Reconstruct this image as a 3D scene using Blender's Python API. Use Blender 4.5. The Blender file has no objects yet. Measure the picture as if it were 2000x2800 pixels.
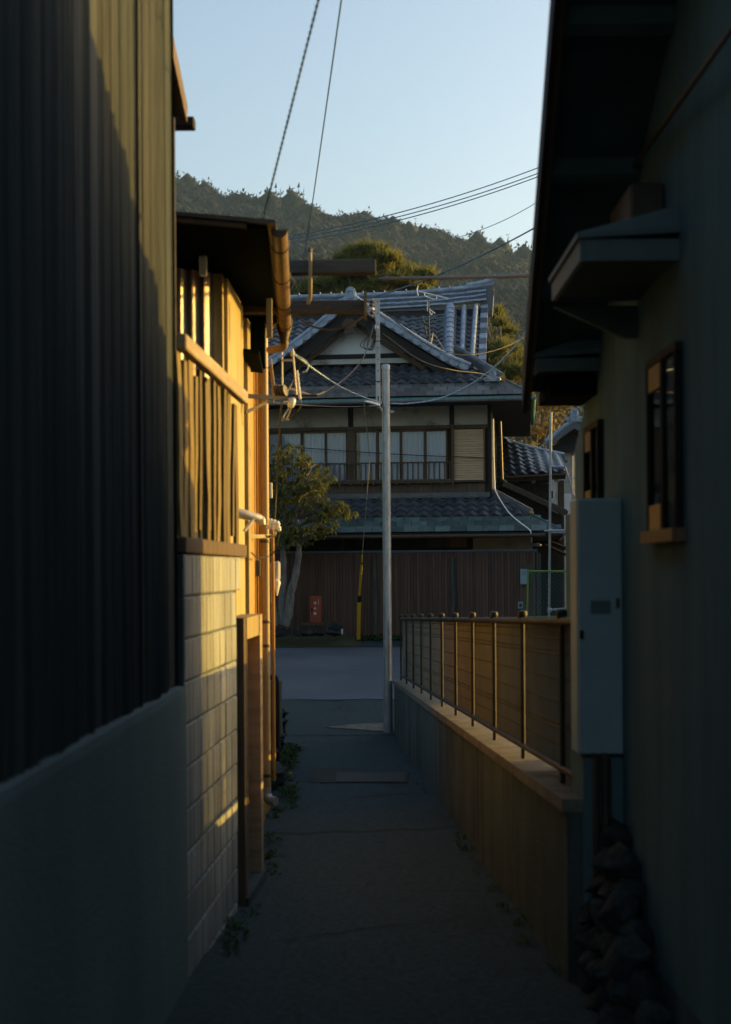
import bpy, bmesh, math, random
import numpy as np
from mathutils import Vector, Matrix, noise
random.seed(7)
SC = bpy.context.scene
COL = SC.collection
R = math.radians

# ------------------------------------------------------------ camera, sky, sun
CZ = 1.65                      # eye height above the alley
FPX, VX, VY = 3800.0, 1000.0, 1560.0
ROLL = R(0.4)
cam_d = bpy.data.cameras.new('camera')
cam = bpy.data.objects.new('camera', cam_d); COL.objects.link(cam)
cam_d.sensor_fit = 'VERTICAL'; cam_d.sensor_height = 36.0; cam_d.sensor_width = 36.0
cam_d.lens = FPX/2800*36.0
cam_d.shift_y = 160/2800
cam_d.clip_start = 0.05; cam_d.clip_end = 6000
cam_d.dof.use_dof = True; cam_d.dof.focus_distance = 26; cam_d.dof.aperture_fstop = 2.8
cam.matrix_world = Matrix.Translation((0,0,CZ)) @ Matrix.Rotation(ROLL,4,'Y') @ Matrix.Rotation(R(90),4,'X')
SC.camera = cam

SUN = Vector((1.0, 0.40, 0.148)).normalized()
elev = math.asin(SUN.z)
world = bpy.data.worlds.new('World'); SC.world = world; world.use_nodes = True
nt = world.node_tree; nt.nodes.clear()
sky = nt.nodes.new('ShaderNodeTexSky'); sky.sky_type = 'NISHITA'; sky.sun_disc = False
sky.sun_elevation = elev; sky.sun_rotation = math.atan2(SUN.x, SUN.y)
sky.air_density = 1.0; sky.dust_density = 4.2; sky.ozone_density = 1.2; sky.altitude = 0
bgn = nt.nodes.new('ShaderNodeBackground'); bgn.inputs[1].default_value = 0.15
outn = nt.nodes.new('ShaderNodeOutputWorld')
nt.links.new(sky.outputs[0], bgn.inputs[0]); nt.links.new(bgn.outputs[0], outn.inputs[0])
sl = bpy.data.lights.new('sun', 'SUN'); sl.energy = 2.7; sl.angle = R(0.5); sl.color = (1.0, 0.61, 0.10)
so = bpy.data.objects.new('sun', sl); COL.objects.link(so)
so.rotation_euler = SUN.to_track_quat('Z','Y').to_euler(); so.location = (30,10,20)
SC.view_settings.view_transform = 'Standard'; SC.view_settings.look = 'None'
SC.view_settings.exposure = 1.52; SC.view_settings.gamma = 1.0
try: SC.view_settings.use_curve_mapping = False
except Exception: pass
SC.render.engine = 'CYCLES'
SC.cycles.max_bounces = 6; SC.cycles.diffuse_bounces = 3; SC.cycles.transparent_max_bounces = 12
SC.cycles.volume_bounces = 0

# ------------------------------------------------------------ helpers
def P(px, py, Y):
    u = px-VX; v = VY-py
    c, s = math.cos(ROLL), math.sin(ROLL)
    u2 = u*c+v*s; v2 = -u*s+v*c
    return Vector((u2/FPX*Y, Y, v2/FPX*Y+CZ))
def D(dx, dy, Y): return P(dx*1.2315, dy*1.2315, Y)
def lerp(a,b,t): return a+(b-a)*t
def jit(a): return random.uniform(-a,a)

ORG = {}
class MB:
    def __init__(s): s.v=[]; s.f=[]
    def add(s, vs, fs):
        b=len(s.v); s.v += [tuple(x) for x in vs]; s.f += [tuple(i+b for i in f) for f in fs]; return s
    def hexa(s, p):          # 8 points: bottom 4 (ccw), top 4
        return s.add(p, [(3,2,1,0),(4,5,6,7),(0,1,5,4),(1,2,6,5),(2,3,7,6),(3,0,4,7)])
    def box(s, x0,x1,y0,y1,z0,z1, m=None, bev=0):
        if bev:
            cx,cy,cz=(x0+x1)/2,(y0+y1)/2,(z0+z1)/2; h=(abs(x1-x0)/2,abs(y1-y0)/2,abs(z1-z0)/2)
            b=min(bev,*[q*.49 for q in h]); vs=[]; idx={}
            for sx in (-1,1):
                for sy in (-1,1):
                    for sz in (-1,1):
                        for k in range(3):
                            q=[sx*(h[0]-b),sy*(h[1]-b),sz*(h[2]-b)]; q[k]=(sx,sy,sz)[k]*h[k]
                            idx[(sx,sy,sz,k)]=len(vs); vs.append((cx+q[0],cy+q[1],cz+q[2]))
            fs=[]
            for k in range(3):
                a,c=[i for i in range(3) if i!=k]
                for sg in (-1,1):
                    f=[]
                    for sa,sb in ((-1,-1),(1,-1),(1,1),(-1,1)):
                        t=[0,0,0]; t[k]=sg; t[a]=sa; t[c]=sb; f.append(idx[(*t,k)])
                    fs.append(tuple(f))
                for sa in (-1,1):
                    for sb in (-1,1):
                        f=[]
                        t=[0,0,0]; t[a]=sa; t[c]=sb
                        t[k]=-1; f+=[idx[(*t,a)],idx[(*t,c)]]
                        t[k]=1; f+=[idx[(*t,c)],idx[(*t,a)]]
                        fs.append(tuple(f))
            for sx in (-1,1):
                for sy in (-1,1):
                    for sz in (-1,1): fs.append(tuple(idx[(sx,sy,sz,k)] for k in range(3)))
            vs=[Vector(q) for q in vs]
        else:
            vs=[Vector(q) for q in ((x0,y0,z0),(x1,y0,z0),(x1,y1,z0),(x0,y1,z0),(x0,y0,z1),(x1,y0,z1),(x1,y1,z1),(x0,y1,z1))]
            fs=[(3,2,1,0),(4,5,6,7),(0,1,5,4),(1,2,6,5),(2,3,7,6),(3,0,4,7)]
        if m is not None: vs=[m@q for q in vs]
        return s.add(vs,fs)
    def beam(s, a, b, w, h, up=(0,0,1), bev=0):   # box from a to b, w across, h along up
        a=Vector(a); b=Vector(b); d=(b-a); L=d.length; d.normalize()
        up=Vector(up); x=d.cross(up)
        if x.length<1e-5: x=d.cross(Vector((1,0,0)))
        x.normalize(); z=x.cross(d)
        m=Matrix((x,d,z)).transposed().to_4x4(); m.translation=a
        return s.box(-w/2,w/2,0,L,-h/2,h/2,m,bev)
    def tube(s, pts, r, n=8, cap=True):
        pts=[Vector(p) for p in pts]; rs=r if isinstance(r,(list,tuple)) else [r]*len(pts)
        t0=(pts[1]-pts[0]).normalized(); x=t0.orthogonal().normalized(); rings=[]
        vs=[]; fs=[]
        for i,p in enumerate(pts):
            t=(pts[min(i+1,len(pts)-1)]-pts[max(i-1,0)]).normalized()
            x=(x-t*x.dot(t)).normalized(); y=t.cross(x)
            for k in range(n):
                a=2*math.pi*k/n; vs.append(p+(x*math.cos(a)+y*math.sin(a))*rs[i])
        for i in range(len(pts)-1):
            for k in range(n):
                k2=(k+1)%n; fs.append((i*n+k,i*n+k2,(i+1)*n+k2,(i+1)*n+k))
        if cap: fs.append(tuple(range(n))[::-1]); fs.append(tuple((len(pts)-1)*n+k for k in range(n)))
        return s.add(vs,fs)
    def lathe(s, prof, m=None, n=12):   # (r,z) pairs about z
        vs=[]; fs=[]
        for r,z in prof:
            for k in range(n):
                a=2*math.pi*k/n; vs.append(Vector((max(r,1e-4)*math.cos(a),max(r,1e-4)*math.sin(a),z)))
        for i in range(len(prof)-1):
            for k in range(n):
                k2=(k+1)%n; fs.append((i*n+k,i*n+k2,(i+1)*n+k2,(i+1)*n+k))
        fs.append(tuple(range(n))[::-1]); fs.append(tuple((len(prof)-1)*n+k for k in range(n)))
        if m is not None: vs=[m@q for q in vs]
        return s.add(vs,fs)
    def prism(s, poly, vec):            # 3d polygon extruded by vec
        n=len(poly); vec=Vector(vec); poly=[Vector(p) for p in poly]
        vs=poly+[p+vec for p in poly]
        fs=[tuple(range(n))[::-1],tuple(range(n,2*n))]+[(i,(i+1)%n,(i+1)%n+n,i+n) for i in range(n)]
        return s.add(vs,fs)
    def mesh(s, name, m=None, smooth=False, fix=True):
        me=bpy.data.meshes.new(name); me.from_pydata(s.v,[],s.f)
        if fix:
            bm=bmesh.new(); bm.from_mesh(me); bmesh.ops.recalc_face_normals(bm,faces=bm.faces); bm.to_mesh(me); bm.free()
        if m: me.materials.append(m)
        if smooth:
            me.polygons.foreach_set('use_smooth',[True]*len(me.polygons))
            if smooth!=2:
                try: me.set_sharp_from_angle(angle=R(40))
                except Exception: pass
        return me
    def build(s, name, m, parent=None, smooth=False, fix=True):
        org=ORG.get(parent,Vector((0,0,0)))
        if parent is None and s.v:
            n=len(s.v); org=Vector((sum(q[0] for q in s.v)/n,sum(q[1] for q in s.v)/n,min(q[2] for q in s.v)))
        s.v=[(q[0]-org.x,q[1]-org.y,q[2]-org.z) for q in s.v]
        o=bpy.data.objects.new(name,s.mesh(name,m,smooth,fix)); COL.objects.link(o)
        if parent is None: o.location=org
        else: o.parent=parent
        ORG[o]=org
        return o
def inst(name, me, m, parent):
    o=bpy.data.objects.new(name,me); COL.objects.link(o)
    org=ORG.get(parent,Vector((0,0,0))); o.parent=parent
    o.matrix_local=Matrix.Translation(-org)@m; ORG[o]=org
    return o
def tag(o,label=None,cat=None,group=None,kind=None):
    if label: o['label']=label
    if cat: o['category']=cat
    if group: o['group']=group
    if kind: o['kind']=kind
    return o
def thing(name,label,cat,loc,group=None,rz=0):
    o=bpy.data.objects.new(name,None); COL.objects.link(o); o.location=loc; o.rotation_euler=(0,0,rz)
    o.empty_display_size=.2; ORG[o]=Vector(loc); return tag(o,label,cat,group)
def frame(o, x, y, z):   # matrix from origin and axes
    m=Matrix((Vector(x),Vector(y),Vector(z))).transposed().to_4x4(); m.translation=Vector(o); return m
def sag(a,b,s,n=24):
    a=Vector(a); b=Vector(b); out=[]
    for i in range(n+1):
        t=i/n; p=a.lerp(b,t); p.z-=4*s*t*(1-t); out.append(p)
    return out
def curve(pts,n=8):      # catmull-rom through points
    pts=[Vector(p) for p in pts]; q=[pts[0]*2-pts[1]]+pts+[pts[-1]*2-pts[-2]]; out=[]
    for i in range(1,len(q)-2):
        for k in range(n):
            t=k/n; a,b,c,d=q[i-1],q[i],q[i+1],q[i+2]
            out.append(.5*((2*b)+(c-a)*t+(2*a-5*b+4*c-d)*t*t+(3*b-a-3*c+d)*t**3))
    return out+[pts[-1]]
def twist(pts,r,off,turn,n=5):
    m=MB(); pts=[Vector(p) for p in pts]
    dense=[]; 
    tot=sum((pts[i+1]-pts[i]).length for i in range(len(pts)-1)); N=max(20,int(tot/turn*8))
    acc=0; seg=0
    lens=[(pts[i+1]-pts[i]).length for i in range(len(pts)-1)]
    for k in range(N+1):
        d=tot*k/N
        while seg<len(lens)-1 and d>acc+lens[seg]: acc+=lens[seg]; seg+=1
        dense.append((pts[seg].lerp(pts[seg+1],(d-acc)/lens[seg]),d))
    for ph in (0,math.pi):
        l=[]
        for p,d in dense:
            t=(pts[-1]-pts[0]).normalized(); x=t.cross(Vector((0,0,1)))
            if x.length<.1: x=t.cross(Vector((1,0,0)))
            x.normalize(); y=t.cross(x); a=2*math.pi*d/turn+ph
            l.append(p+(x*math.cos(a)+y*math.sin(a))*off)
        m.tube(l,r,n)
    return m

# ------------------------------------------------------------ materials
MATS={}
def mat(name,c1,c2=None,scale=(3,3,3),rough=.8,bump=.0,bscale=None,metal=0,rand=0.0,spots=None,spot_scale=1.5,spot_th=.55,spec=.25,bdist=.02):
    if name in MATS: return MATS[name]
    m=bpy.data.materials.new(name); m.use_nodes=True; t=m.node_tree; n=t.nodes; L=t.links
    b=n['Principled BSDF']; b.inputs['Roughness'].default_value=rough; b.inputs['Metallic'].default_value=metal
    b.inputs['Specular IOR Level'].default_value=spec
    g=n.new('ShaderNodeNewGeometry')
    def mp(sc):
        q=n.new('ShaderNodeMapping'); q.inputs['Scale'].default_value=sc; L.new(g.outputs['Position'],q.inputs[0]); return q
    def nz(sc,det=6,rg=.6):
        q=n.new('ShaderNodeTexNoise'); q.inputs['Scale'].default_value=1; q.inputs['Detail'].default_value=det; q.inputs['Roughness'].default_value=rg
        L.new(mp(sc).outputs[0],q.inputs[0]); return q
    a=nz(scale)
    r=n.new('ShaderNodeValToRGB'); r.color_ramp.elements[0].position=.32; r.color_ramp.elements[1].position=.68
    c2=c2 or tuple(x*.75 for x in c1)
    r.color_ramp.elements[0].color=(*c1,1); r.color_ramp.elements[1].color=(*c2,1)
    L.new(a.outputs[0],r.inputs[0]); out=r.outputs[0]
    if spots:
        w=nz((spot_scale,)*3 if not isinstance(spot_scale,tuple) else spot_scale,8,.7)
        rr=n.new('ShaderNodeValToRGB'); rr.color_ramp.elements[0].position=spot_th; rr.color_ramp.elements[1].position=spot_th+.12
        L.new(w.outputs[0],rr.inputs[0]); x=n.new('ShaderNodeMixRGB'); L.new(rr.outputs[0],x.inputs[0]); L.new(out,x.inputs[1]); x.inputs[2].default_value=(*spots,1); out=x.outputs[0]
    if rand:
        oi=n.new('ShaderNodeObjectInfo'); mr=n.new('ShaderNodeMapRange'); mr.inputs[3].default_value=1-rand; mr.inputs[4].default_value=1+rand
        L.new(oi.outputs['Random'],mr.inputs[0]); x=n.new('ShaderNodeMixRGB'); x.blend_type='MULTIPLY'; x.inputs[0].default_value=1
        L.new(out,x.inputs[1]); L.new(mr.outputs[0],x.inputs[2]); out=x.outputs[0]
    L.new(out,b.inputs['Base Color'])
    if bump:
        w=nz(bscale or tuple(q*4 for q in scale),5,.6); bp=n.new('ShaderNodeBump'); bp.inputs['Strength'].default_value=bump; bp.inputs['Distance'].default_value=bdist
        L.new(w.outputs[0],bp.inputs['Height']); L.new(bp.outputs[0],b.inputs['Normal'])
    MATS[name]=m; return m

asphalt=mat('asphalt',(.046,.073,.078),(.013,.026,.029),(30,30,30),.85,.8,(70,70,70),spots=(.014,.022,.025),spot_scale=(1.4,.7,1.4),spot_th=.58,bdist=.02)
road_m=mat('road asphalt',(.10,.122,.15),(.07,.087,.11),(.7,.7,.7),.6,.5,(70,70,70),bdist=.01)
soil=mat('soil',(.12,.085,.05),(.07,.055,.035),(2,2,2),.95,.6,(20,20,20))
patch_m=mat('patched asphalt',(.05,.045,.04),(.03,.03,.028),(5,5,5),.9,.4,(90,90,90))
shed_m=mat('weathered painted sheet',(.062,.066,.062),(.016,.028,.030),(13,13,.35),.8,.35,(40,40,3),spots=(.13,.105,.072),spot_scale=(22,22,.5),spot_th=.6,spec=.15)
mortar=mat('dirty mortar',(.15,.205,.205),(.11,.155,.157),(1.6,1.6,.5),.9,.35,(60,60,60),spots=(.085,.12,.12),spot_scale=(3,3,.35),spot_th=.6)
block_m=mat('concrete block',(.33,.345,.33),(.18,.187,.175),(16,16,1.1),.92,.5,(50,50,50),rand=.18,spots=(.085,.078,.062),spot_scale=(12,12,.8),spot_th=.58)
conc=mat('old concrete',(.082,.105,.105),(.038,.051,.052),(2.6,2.6,.8),.93,.5,(40,40,40),spots=(.026,.031,.03),spot_scale=(3.2,3.2,.45),spot_th=.55)
conc_top=mat('concrete coping',(.19,.17,.14),(.10,.092,.08),(7,7,7),.93,.5,(40,40,40))
plank_m=mat('weathered plank',(.24,.18,.07),(.075,.053,.025),(60,60,1.6),.85,.5,(80,80,3),rand=.3)
beam_m=mat('grey brown beam',(.085,.078,.068),(.05,.045,.04),(3,22,22),.9,.6,(5,60,60))
pale_beam=mat('pale rail wood',(.36,.28,.18),(.24,.185,.12),(3,3,25),.85,.3)
dark_wood=mat('dark timber',(.03,.026,.022),(.017,.015,.013),(20,20,2),.8,.3)
brown_wood=mat('brown timber',(.125,.083,.052),(.07,.049,.034),(25,25,2),.8,.3,rand=.12)
clad_m=mat('yellowed wall board',(.36,.28,.115),(.22,.165,.07),(14,14,.8),.7,.25,(40,40,3),rand=.16,spots=(.2,.14,.08),spot_scale=(9,9,1.2),spot_th=.6)
rust_tin=mat('rusty corrugated tin',(.34,.31,.28),(.2,.16,.13),(10,10,1.5),.4,.3,(40,40,10),metal=.3,spots=(.16,.075,.035),spot_scale=(12,12,3),spot_th=.52)
pipe_m=mat('tan painted pipe',(.34,.24,.11),(.22,.155,.075),(6,6,1),.45)
orange_m=mat('ochre painted board',(.42,.23,.05),(.3,.155,.035),(9,9,1),.6)
dark_metal=mat('dark bronze metal',(.075,.06,.045),(.045,.037,.03),(8,8,8),.45,metal=.4,spec=.4)
rust_rail=mat('rust brown rail',(.034,.028,.023),(.022,.019,.017),(9,9,9),.55,.2,metal=.2)
mesh_m=mat('brown mesh wire',(.23,.215,.165),(.175,.165,.13),(3,3,3),.5,metal=.1)
galv=mat('galvanised steel',(.42,.42,.42),(.27,.28,.29),(14,14,5),.42,.1,metal=.55)
zinc=mat('dull zinc angle',(.5,.48,.44),(.38,.37,.35),(20,20,6),.5,metal=.3)
stucco=mat('grey stucco',(.10,.18,.203),(.066,.125,.145),(4,4,.45),.92,.6,(120,120,120),spots=(.05,.098,.112),spot_scale=(7,7,.3),spot_th=.57)
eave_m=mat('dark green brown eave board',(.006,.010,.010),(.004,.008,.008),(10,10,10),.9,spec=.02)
fascia=mat('bluish fascia tin',(.10,.145,.152),(.075,.11,.116),(8,8,8),.5)
cover_m=mat('worn iron cover',(.045,.04,.034),(.03,.028,.025),(9,9,9),.7,.3)
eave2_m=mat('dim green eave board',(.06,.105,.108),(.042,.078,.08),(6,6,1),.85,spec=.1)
label_m=mat('faded label',(.085,.14,.15),(.075,.125,.135),(5,5,5),.6)
gutter_brown=mat('brown gutter',(.085,.055,.03),(.06,.04,.024),(5,5,5),.5)
frame_wood=mat('orange brown window wood',(.2,.11,.055),(.13,.075,.04),(25,25,3),.6)
box_m=mat('grey meter box',(.25,.36,.39),(.21,.31,.34),(3,3,3),.5)
grey_box=mat('pale grey plastic',(.40,.40,.39),(.34,.34,.33),(5,5,5),.5)
white_pl=mat('white plastic',(.75,.74,.70),(.66,.65,.62),(5,5,5),.4)
gutter_m=mat('brown painted gutter',(.19,.125,.058),(.10,.068,.035),(9,9,1.5),.5,spots=(.06,.042,.025),spot_scale=7,spot_th=.56)
stone_m=mat('rubble stone',(.032,.044,.045),(.010,.015,.016),(18,18,18),.9,.7,(30,30,30),rand=.3,spots=(.06,.07,.04),spot_scale=6,spot_th=.58)
tile_m=mat('smoked roof tile',(.075,.083,.096),(.038,.043,.051),(9,9,9),.34,.15,(40,40,40),rand=.28,spec=.6)
tile_lt=mat('silver ridge tile',(.29,.36,.46),(.16,.2,.26),(9,9,9),.38,.1,rand=.15,spec=.7)
plaster=mat('white plaster',(.82,.85,.90),(.66,.69,.73),(1.5,1.5,1.5),.9,spots=(.36,.34,.3),spot_scale=1.2,spot_th=.57)
plaster_g=mat('aged beige plaster',(.46,.43,.38),(.33,.31,.28),(1.5,1.5,2.5),.9,.2,spots=(.17,.155,.135),spot_scale=1.3,spot_th=.55)
copper=mat('green copper sheet',(.11,.16,.155),(.06,.095,.095),(6,6,6),.5,metal=.25,rand=.4,spots=(.075,.085,.08),spot_scale=5,spot_th=.6)
slate=mat('grey brown eave sheet',(.14,.14,.135),(.085,.082,.08),(5,5,5),.5,metal=.2,rand=.3,spots=(.1,.07,.05),spot_scale=4,spot_th=.57)
copper_edge=mat('verdigris edge',(.08,.26,.25),(.05,.13,.13),(12,12,12),.6)
fence_m=mat('brown fence board',(.135,.075,.052),(.085,.05,.037),(30,30,1.5),.75,rand=.22)
cap_blue=mat('grey blue cap tin',(.16,.2,.24),(.12,.15,.18),(8,8,8),.45,metal=.3)
oldpost=mat('mossy grey post',(.10,.095,.08),(.05,.055,.045),(18,18,3),.9,.5)
shutter_m=mat('tan shutter slat',(.62,.43,.26),(.5,.345,.2),(3,3,20),.7,rand=.06)
curtain=mat('pale curtain',(.56,.68,.88),(.36,.45,.6),(30,30,.6),.9)
red_m=mat('red painted steel',(.36,.075,.035),(.29,.06,.03),(6,6,6),.45)
yellow_m=mat('yellow guy guard',(.75,.46,.02),(.65,.38,.02),(6,6,3),.45)
black_m=mat('black rubber',(.018,.018,.02),(.012,.012,.013),(5,5,5),.8,spec=.1)
cable_m=mat('black cable',(.02,.02,.022),(.015,.015,.016),(5,5,5),.5)
brown_cable=mat('brown weathered cable',(.075,.052,.035),(.05,.036,.026),(9,9,9),.7)
blue_cable=mat('pale blue cable',(.22,.45,.62),(.6,.66,.7),(14,14,14),.5)
blue_wire=mat('blue grey wire',(.08,.16,.24),(.06,.12,.19),(9,9,9),.5)
porcelain=mat('white porcelain',(.8,.79,.76),(.72,.71,.68),(9,9,9),.2)
porc_brown=mat('brown glazed porcelain',(.1,.055,.03),(.06,.035,.02),(9,9,9),.2)
green_m=mat('lime green fence frame',(.15,.25,.04),(.11,.19,.035),(9,9,9),.5)
teal_wire=mat('teal link wire',(.06,.16,.15),(.05,.12,.12),(9,9,9),.5)
bark=mat('lichen bark',(.24,.225,.2),(.11,.1,.09),(12,12,4),.95,.8,(30,30,12),spots=(.3,.31,.29),spot_scale=7,spot_th=.6)
leaf_m=mat('glossy broad leaf',(.16,.165,.032),(.065,.08,.018),(9,9,9),.3,spots=(.36,.25,.04),spot_scale=5,spot_th=.58)
pine_m=mat('pine needles',(.15,.15,.03),(.07,.085,.02),(1.2,1.2,1.2),.7,spots=(.22,.18,.035),spot_scale=.8,spot_th=.55)
pine2_m=mat('autumn foliage',(.24,.17,.04),(.12,.10,.03),(1.2,1.2,1.2),.8,spots=(.2,.12,.035),spot_scale=.9,spot_th=.55)
forest_m=mat('far forest',(.013,.020,.017),(.003,.006,.006),(.06,.06,.06),.95,spots=(.035,.021,.017),spot_scale=.016,spot_th=.57)
hill_m=mat('hill undergrowth',(.012,.016,.01),(.008,.011,.008),(.05,.05,.05),.95)
weed_m=mat('weeds',(.05,.085,.02),(.035,.06,.015),(8,8,8),.7)
glass=bpy.data.materials.new('window glass'); glass.use_nodes=True
gt=glass.node_tree; gt.nodes.clear()
o_=gt.nodes.new('ShaderNodeOutputMaterial'); tr=gt.nodes.new('ShaderNodeBsdfTransparent'); gl=gt.nodes.new('ShaderNodeBsdfGlossy'); gl.inputs['Roughness'].default_value=.03
tr.inputs[0].default_value=(.9,.93,.95,1); fr=gt.nodes.new('ShaderNodeFresnel'); fr.inputs[0].default_value=1.6; mx=gt.nodes.new('ShaderNodeMixShader')
gt.links.new(fr.outputs[0],mx.inputs[0]); gt.links.new(tr.outputs[0],mx.inputs[1]); gt.links.new(gl.outputs[0],mx.inputs[2]); gt.links.new(mx.outputs[0],o_.inputs[0])
# leaves let some light through
for q in (leaf_m,pine_m,pine2_m,weed_m):
    t=q.node_tree; b=t.nodes['Principled BSDF']; o2=[x for x in t.nodes if x.type=='OUTPUT_MATERIAL'][0]
    tl=t.nodes.new('ShaderNodeBsdfTranslucent'); src=b.inputs['Base Color'].links[0].from_socket
    t.links.new(src,tl.inputs[0]); ms=t.nodes.new('ShaderNodeMixShader'); ms.inputs[0].default_value=.4
    t.links.new(b.outputs[0],ms.inputs[1]); t.links.new(tl.outputs[0],ms.inputs[2]); t.links.new(ms.outputs[0],o2.inputs[0])

# ------------------------------------------------------------ ground
def smooth(a,b,t):
    t=max(0,min(1,(t-a)/(b-a) if b!=a else 0)); return t*t*(3-2*t)
def G(y):
    if y<=19.5: return -.0395*y
    if y>=32: return .10+min(y-32,60)*.01
    t=(y-19.5)/12.5
    return lerp(-.77,.10,t)-.10*math.sin(math.pi*t)*(1-t)
def XR(y): return .41+.0363*(20.4-y)          # front face of the right wall
def XB(y): return -.84+.055*(y-6.5)           # front face of the block wall
def XA(y): return -.888-.0147*(6.46-y)        # shed wall
def grid(name,xs,ys,zf,m,kind='structure'):
    b=MB(); nx=len(xs)
    b.v=[(x,y,zf(x,y)) for y in ys for x in xs]
    b.f=[(j*nx+i,j*nx+i+1,(j+1)*nx+i+1,(j+1)*nx+i) for j in range(len(ys)-1) for i in range(nx-1)]
    o=b.build(name,m,None,smooth=2,fix=False); return tag(o,kind=kind)
xs=[-400,-150,-60,-25,-12,-8,-5,-3,-2,-1.5,-1,-.5,0,.5,1,1.5,2,3,5,8,12,25,60,150,400]
ys=[-60,-20,-8,-4]+[i*.75 for i in range(-4,60)]+[50,60,80,120,200,400,900]
def Gd(x,y): return G(y)-.012
tag(grid('ground',xs,ys,lambda x,y:Gd(x,y)-.004,soil),'bare brown earth around and between the houses','ground')
def bumpz(x,y): return .012*noise.noise(Vector((x*1.3,y*.7,0)))+.006*noise.noise(Vector((x*4,y*3,3)))
px=[-1.7+.15*i for i in range(24)]
al=grid('alley_path',px,[-6+.2*i for i in range(134)],lambda x,y:G(y)+.006+bumpz(x,y)*.6,asphalt)
tag(al,'worn dark asphalt lane running between the walls to the road','path')
def rz_(x,y): return G(y)+.016
rd=grid('road',[-40+.4*i for i in range(201)],[23.6+.3*i for i in range(23)],lambda x,y:G(y)+.016,road_m)
for v in rd.data.vertices:
    wx=v.co.x+ORG[rd].x; wy=v.co.y+ORG[rd].y
    if wy<23.7: v.co.y+=.9*noise.noise(Vector((wx*.9,0,4)))+.15*noise.noise(Vector((wx*2.7,0,9)))
tag(rd,'grey blue asphalt street crossing beyond the lane end','road')
ra_=grid('road_apron',[-40+1.0*i for i in range(81)],[20.1+.3*i for i in range(13)],lambda x,y:G(y)+.011,asphalt)
tag(ra_,'dark asphalt strip between the lane mouth and the street','pavement')
rs=grid('road_shoulder',[-40+1.0*i for i in range(81)],[30.3,30.6,30.9,31.2,31.5,31.8,32.1],lambda x,y:G(y)+.012,asphalt)
tag(rs,'dark asphalt strip along the far side of the street','pavement')
# yard behind the right-hand fence, mostly a step lower than its wall top
def WT(y): return .04+.0395*(20.4-y)
yd=grid('yard',[.0+.08]+[1.0*i for i in range(1,16)],[7.3+.55*i for i in range(24)],lambda x,y:WT(y)-.10+.34*smooth(9.15,8.75,y)*smooth(.35,.9,x-XR(y)-.1) ,soil)  # near end raised as an added mound that blocks the low sun
me=yd.data
for v in me.vertices:
    wx=v.co.x+ORG[yd].x; wy=v.co.y+ORG[yd].y
    if wx<.2: v.co.x=XR(wy)+.1-ORG[yd].x
tag(yd,'bare raised yard behind the mesh fence, near end mounded to block the sun','yard')
# ============================================================ left: tall metal shed
shed=thing('metal_shed','tall shed on the left, dark corrugated sheet over a dirty grey mortar plinth','shed',(-1.1,3,0))
PZ=1.09
def wall_strip(y0,y1,z0,z1,seed):
    rnd=random.Random(seed); b=MB(); prof=[]; y=y0; left=2; lift=0
    while y<y1-1e-4:
        pitch=rnd.choice((.058,.066,.066,.074,.115)); amp=rnd.uniform(.012,.028); off=rnd.uniform(-.003,.003)
        if pitch>.1: amp*=.5
        for k in range(6): prof.append((min(y,y1),amp*(.5-.5*math.cos(2*math.pi*k/6))+off+lift-.014)); y+=pitch/6
        left-=1
        if left<=0 and y<y1-.05:
            prof += [(y,off+lift),(y+.004,-.022),(y+.014,-.022),(y+.018,off)]; y+=.02; left=rnd.choice((1,2,2,3,4)); lift=rnd.choice((0,0,.006,.012))
    prof.append((y1,0)); n=len(prof)
    for z in (z0,z1):
        for (yy,d) in prof: b.v.append((XA(yy)+d+.012,yy,z))
    for i in range(n-1): b.f.append((i,i+1,n+i+1,n+i))
    # thickness return
    for (yy,d) in (prof[0],prof[-1]):
        k=len(b.v); b.v += [(XA(yy)+d+.012,yy,z0),(XA(yy)+d+.012,yy,z1),(XA(yy)-.03,yy,z1),(XA(yy)-.03,yy,z0)]; b.f.append((k,k+1,k+2,k+3))
    return b
y=1.0; k=0
while y<6.45:
    y1=min(6.46,y+.62+.12*((k*7)%3))
    if 6.46-y1<.25: y1=6.46
    b=wall_strip(y,y1,PZ+.031,4.75,k); b.build('corrugated_sheet',shed_m,shed,smooth=True,fix=False)
    y=y1; k+=1
b=MB(); b.hexa([(XA(1)-.2,1,-.6),(XA(1)+.052,1,-.6),(XA(6.46)+.052,6.46,-.6),(XA(6.46)-.2,6.46,-.6),(XA(1)-.2,1,PZ),(XA(1)+.052,1,PZ),(XA(6.46)+.052,6.46,PZ),(XA(6.46)-.2,6.46,PZ)])
b.build('plinth',mortar,shed)
b=MB(); b.hexa([(XA(1)-.03,1,PZ+.001),(XA(1)+.05,1,PZ+.001),(XA(6.46)+.05,6.455,PZ+.001),(XA(6.46)-.03,6.455,PZ+.001),(XA(1)-.03,1,PZ+.03),(XA(1)+.046,1,PZ+.028),(XA(6.46)+.046,6.455,PZ+.028),(XA(6.46)-.03,6.455,PZ+.03)]); b.build('drip_rail',mortar,shed)
b=MB(); b.hexa([(-4,1.02,0),(XA(1)-.05,1.02,0),(XA(6.45)-.05,6.44,0),(-4,6.44,0),(-4,1.02,4.75),(XA(1)-.05,1.02,4.75),(XA(6.45)-.05,6.44,4.75),(-4,6.44,4.75)])
b.build('wall_core',dark_wood,shed)
b=MB(); b.box(-4.3,-.85,.95,6.5,4.75,4.85); b.build('roof',dark_metal,shed)
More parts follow.
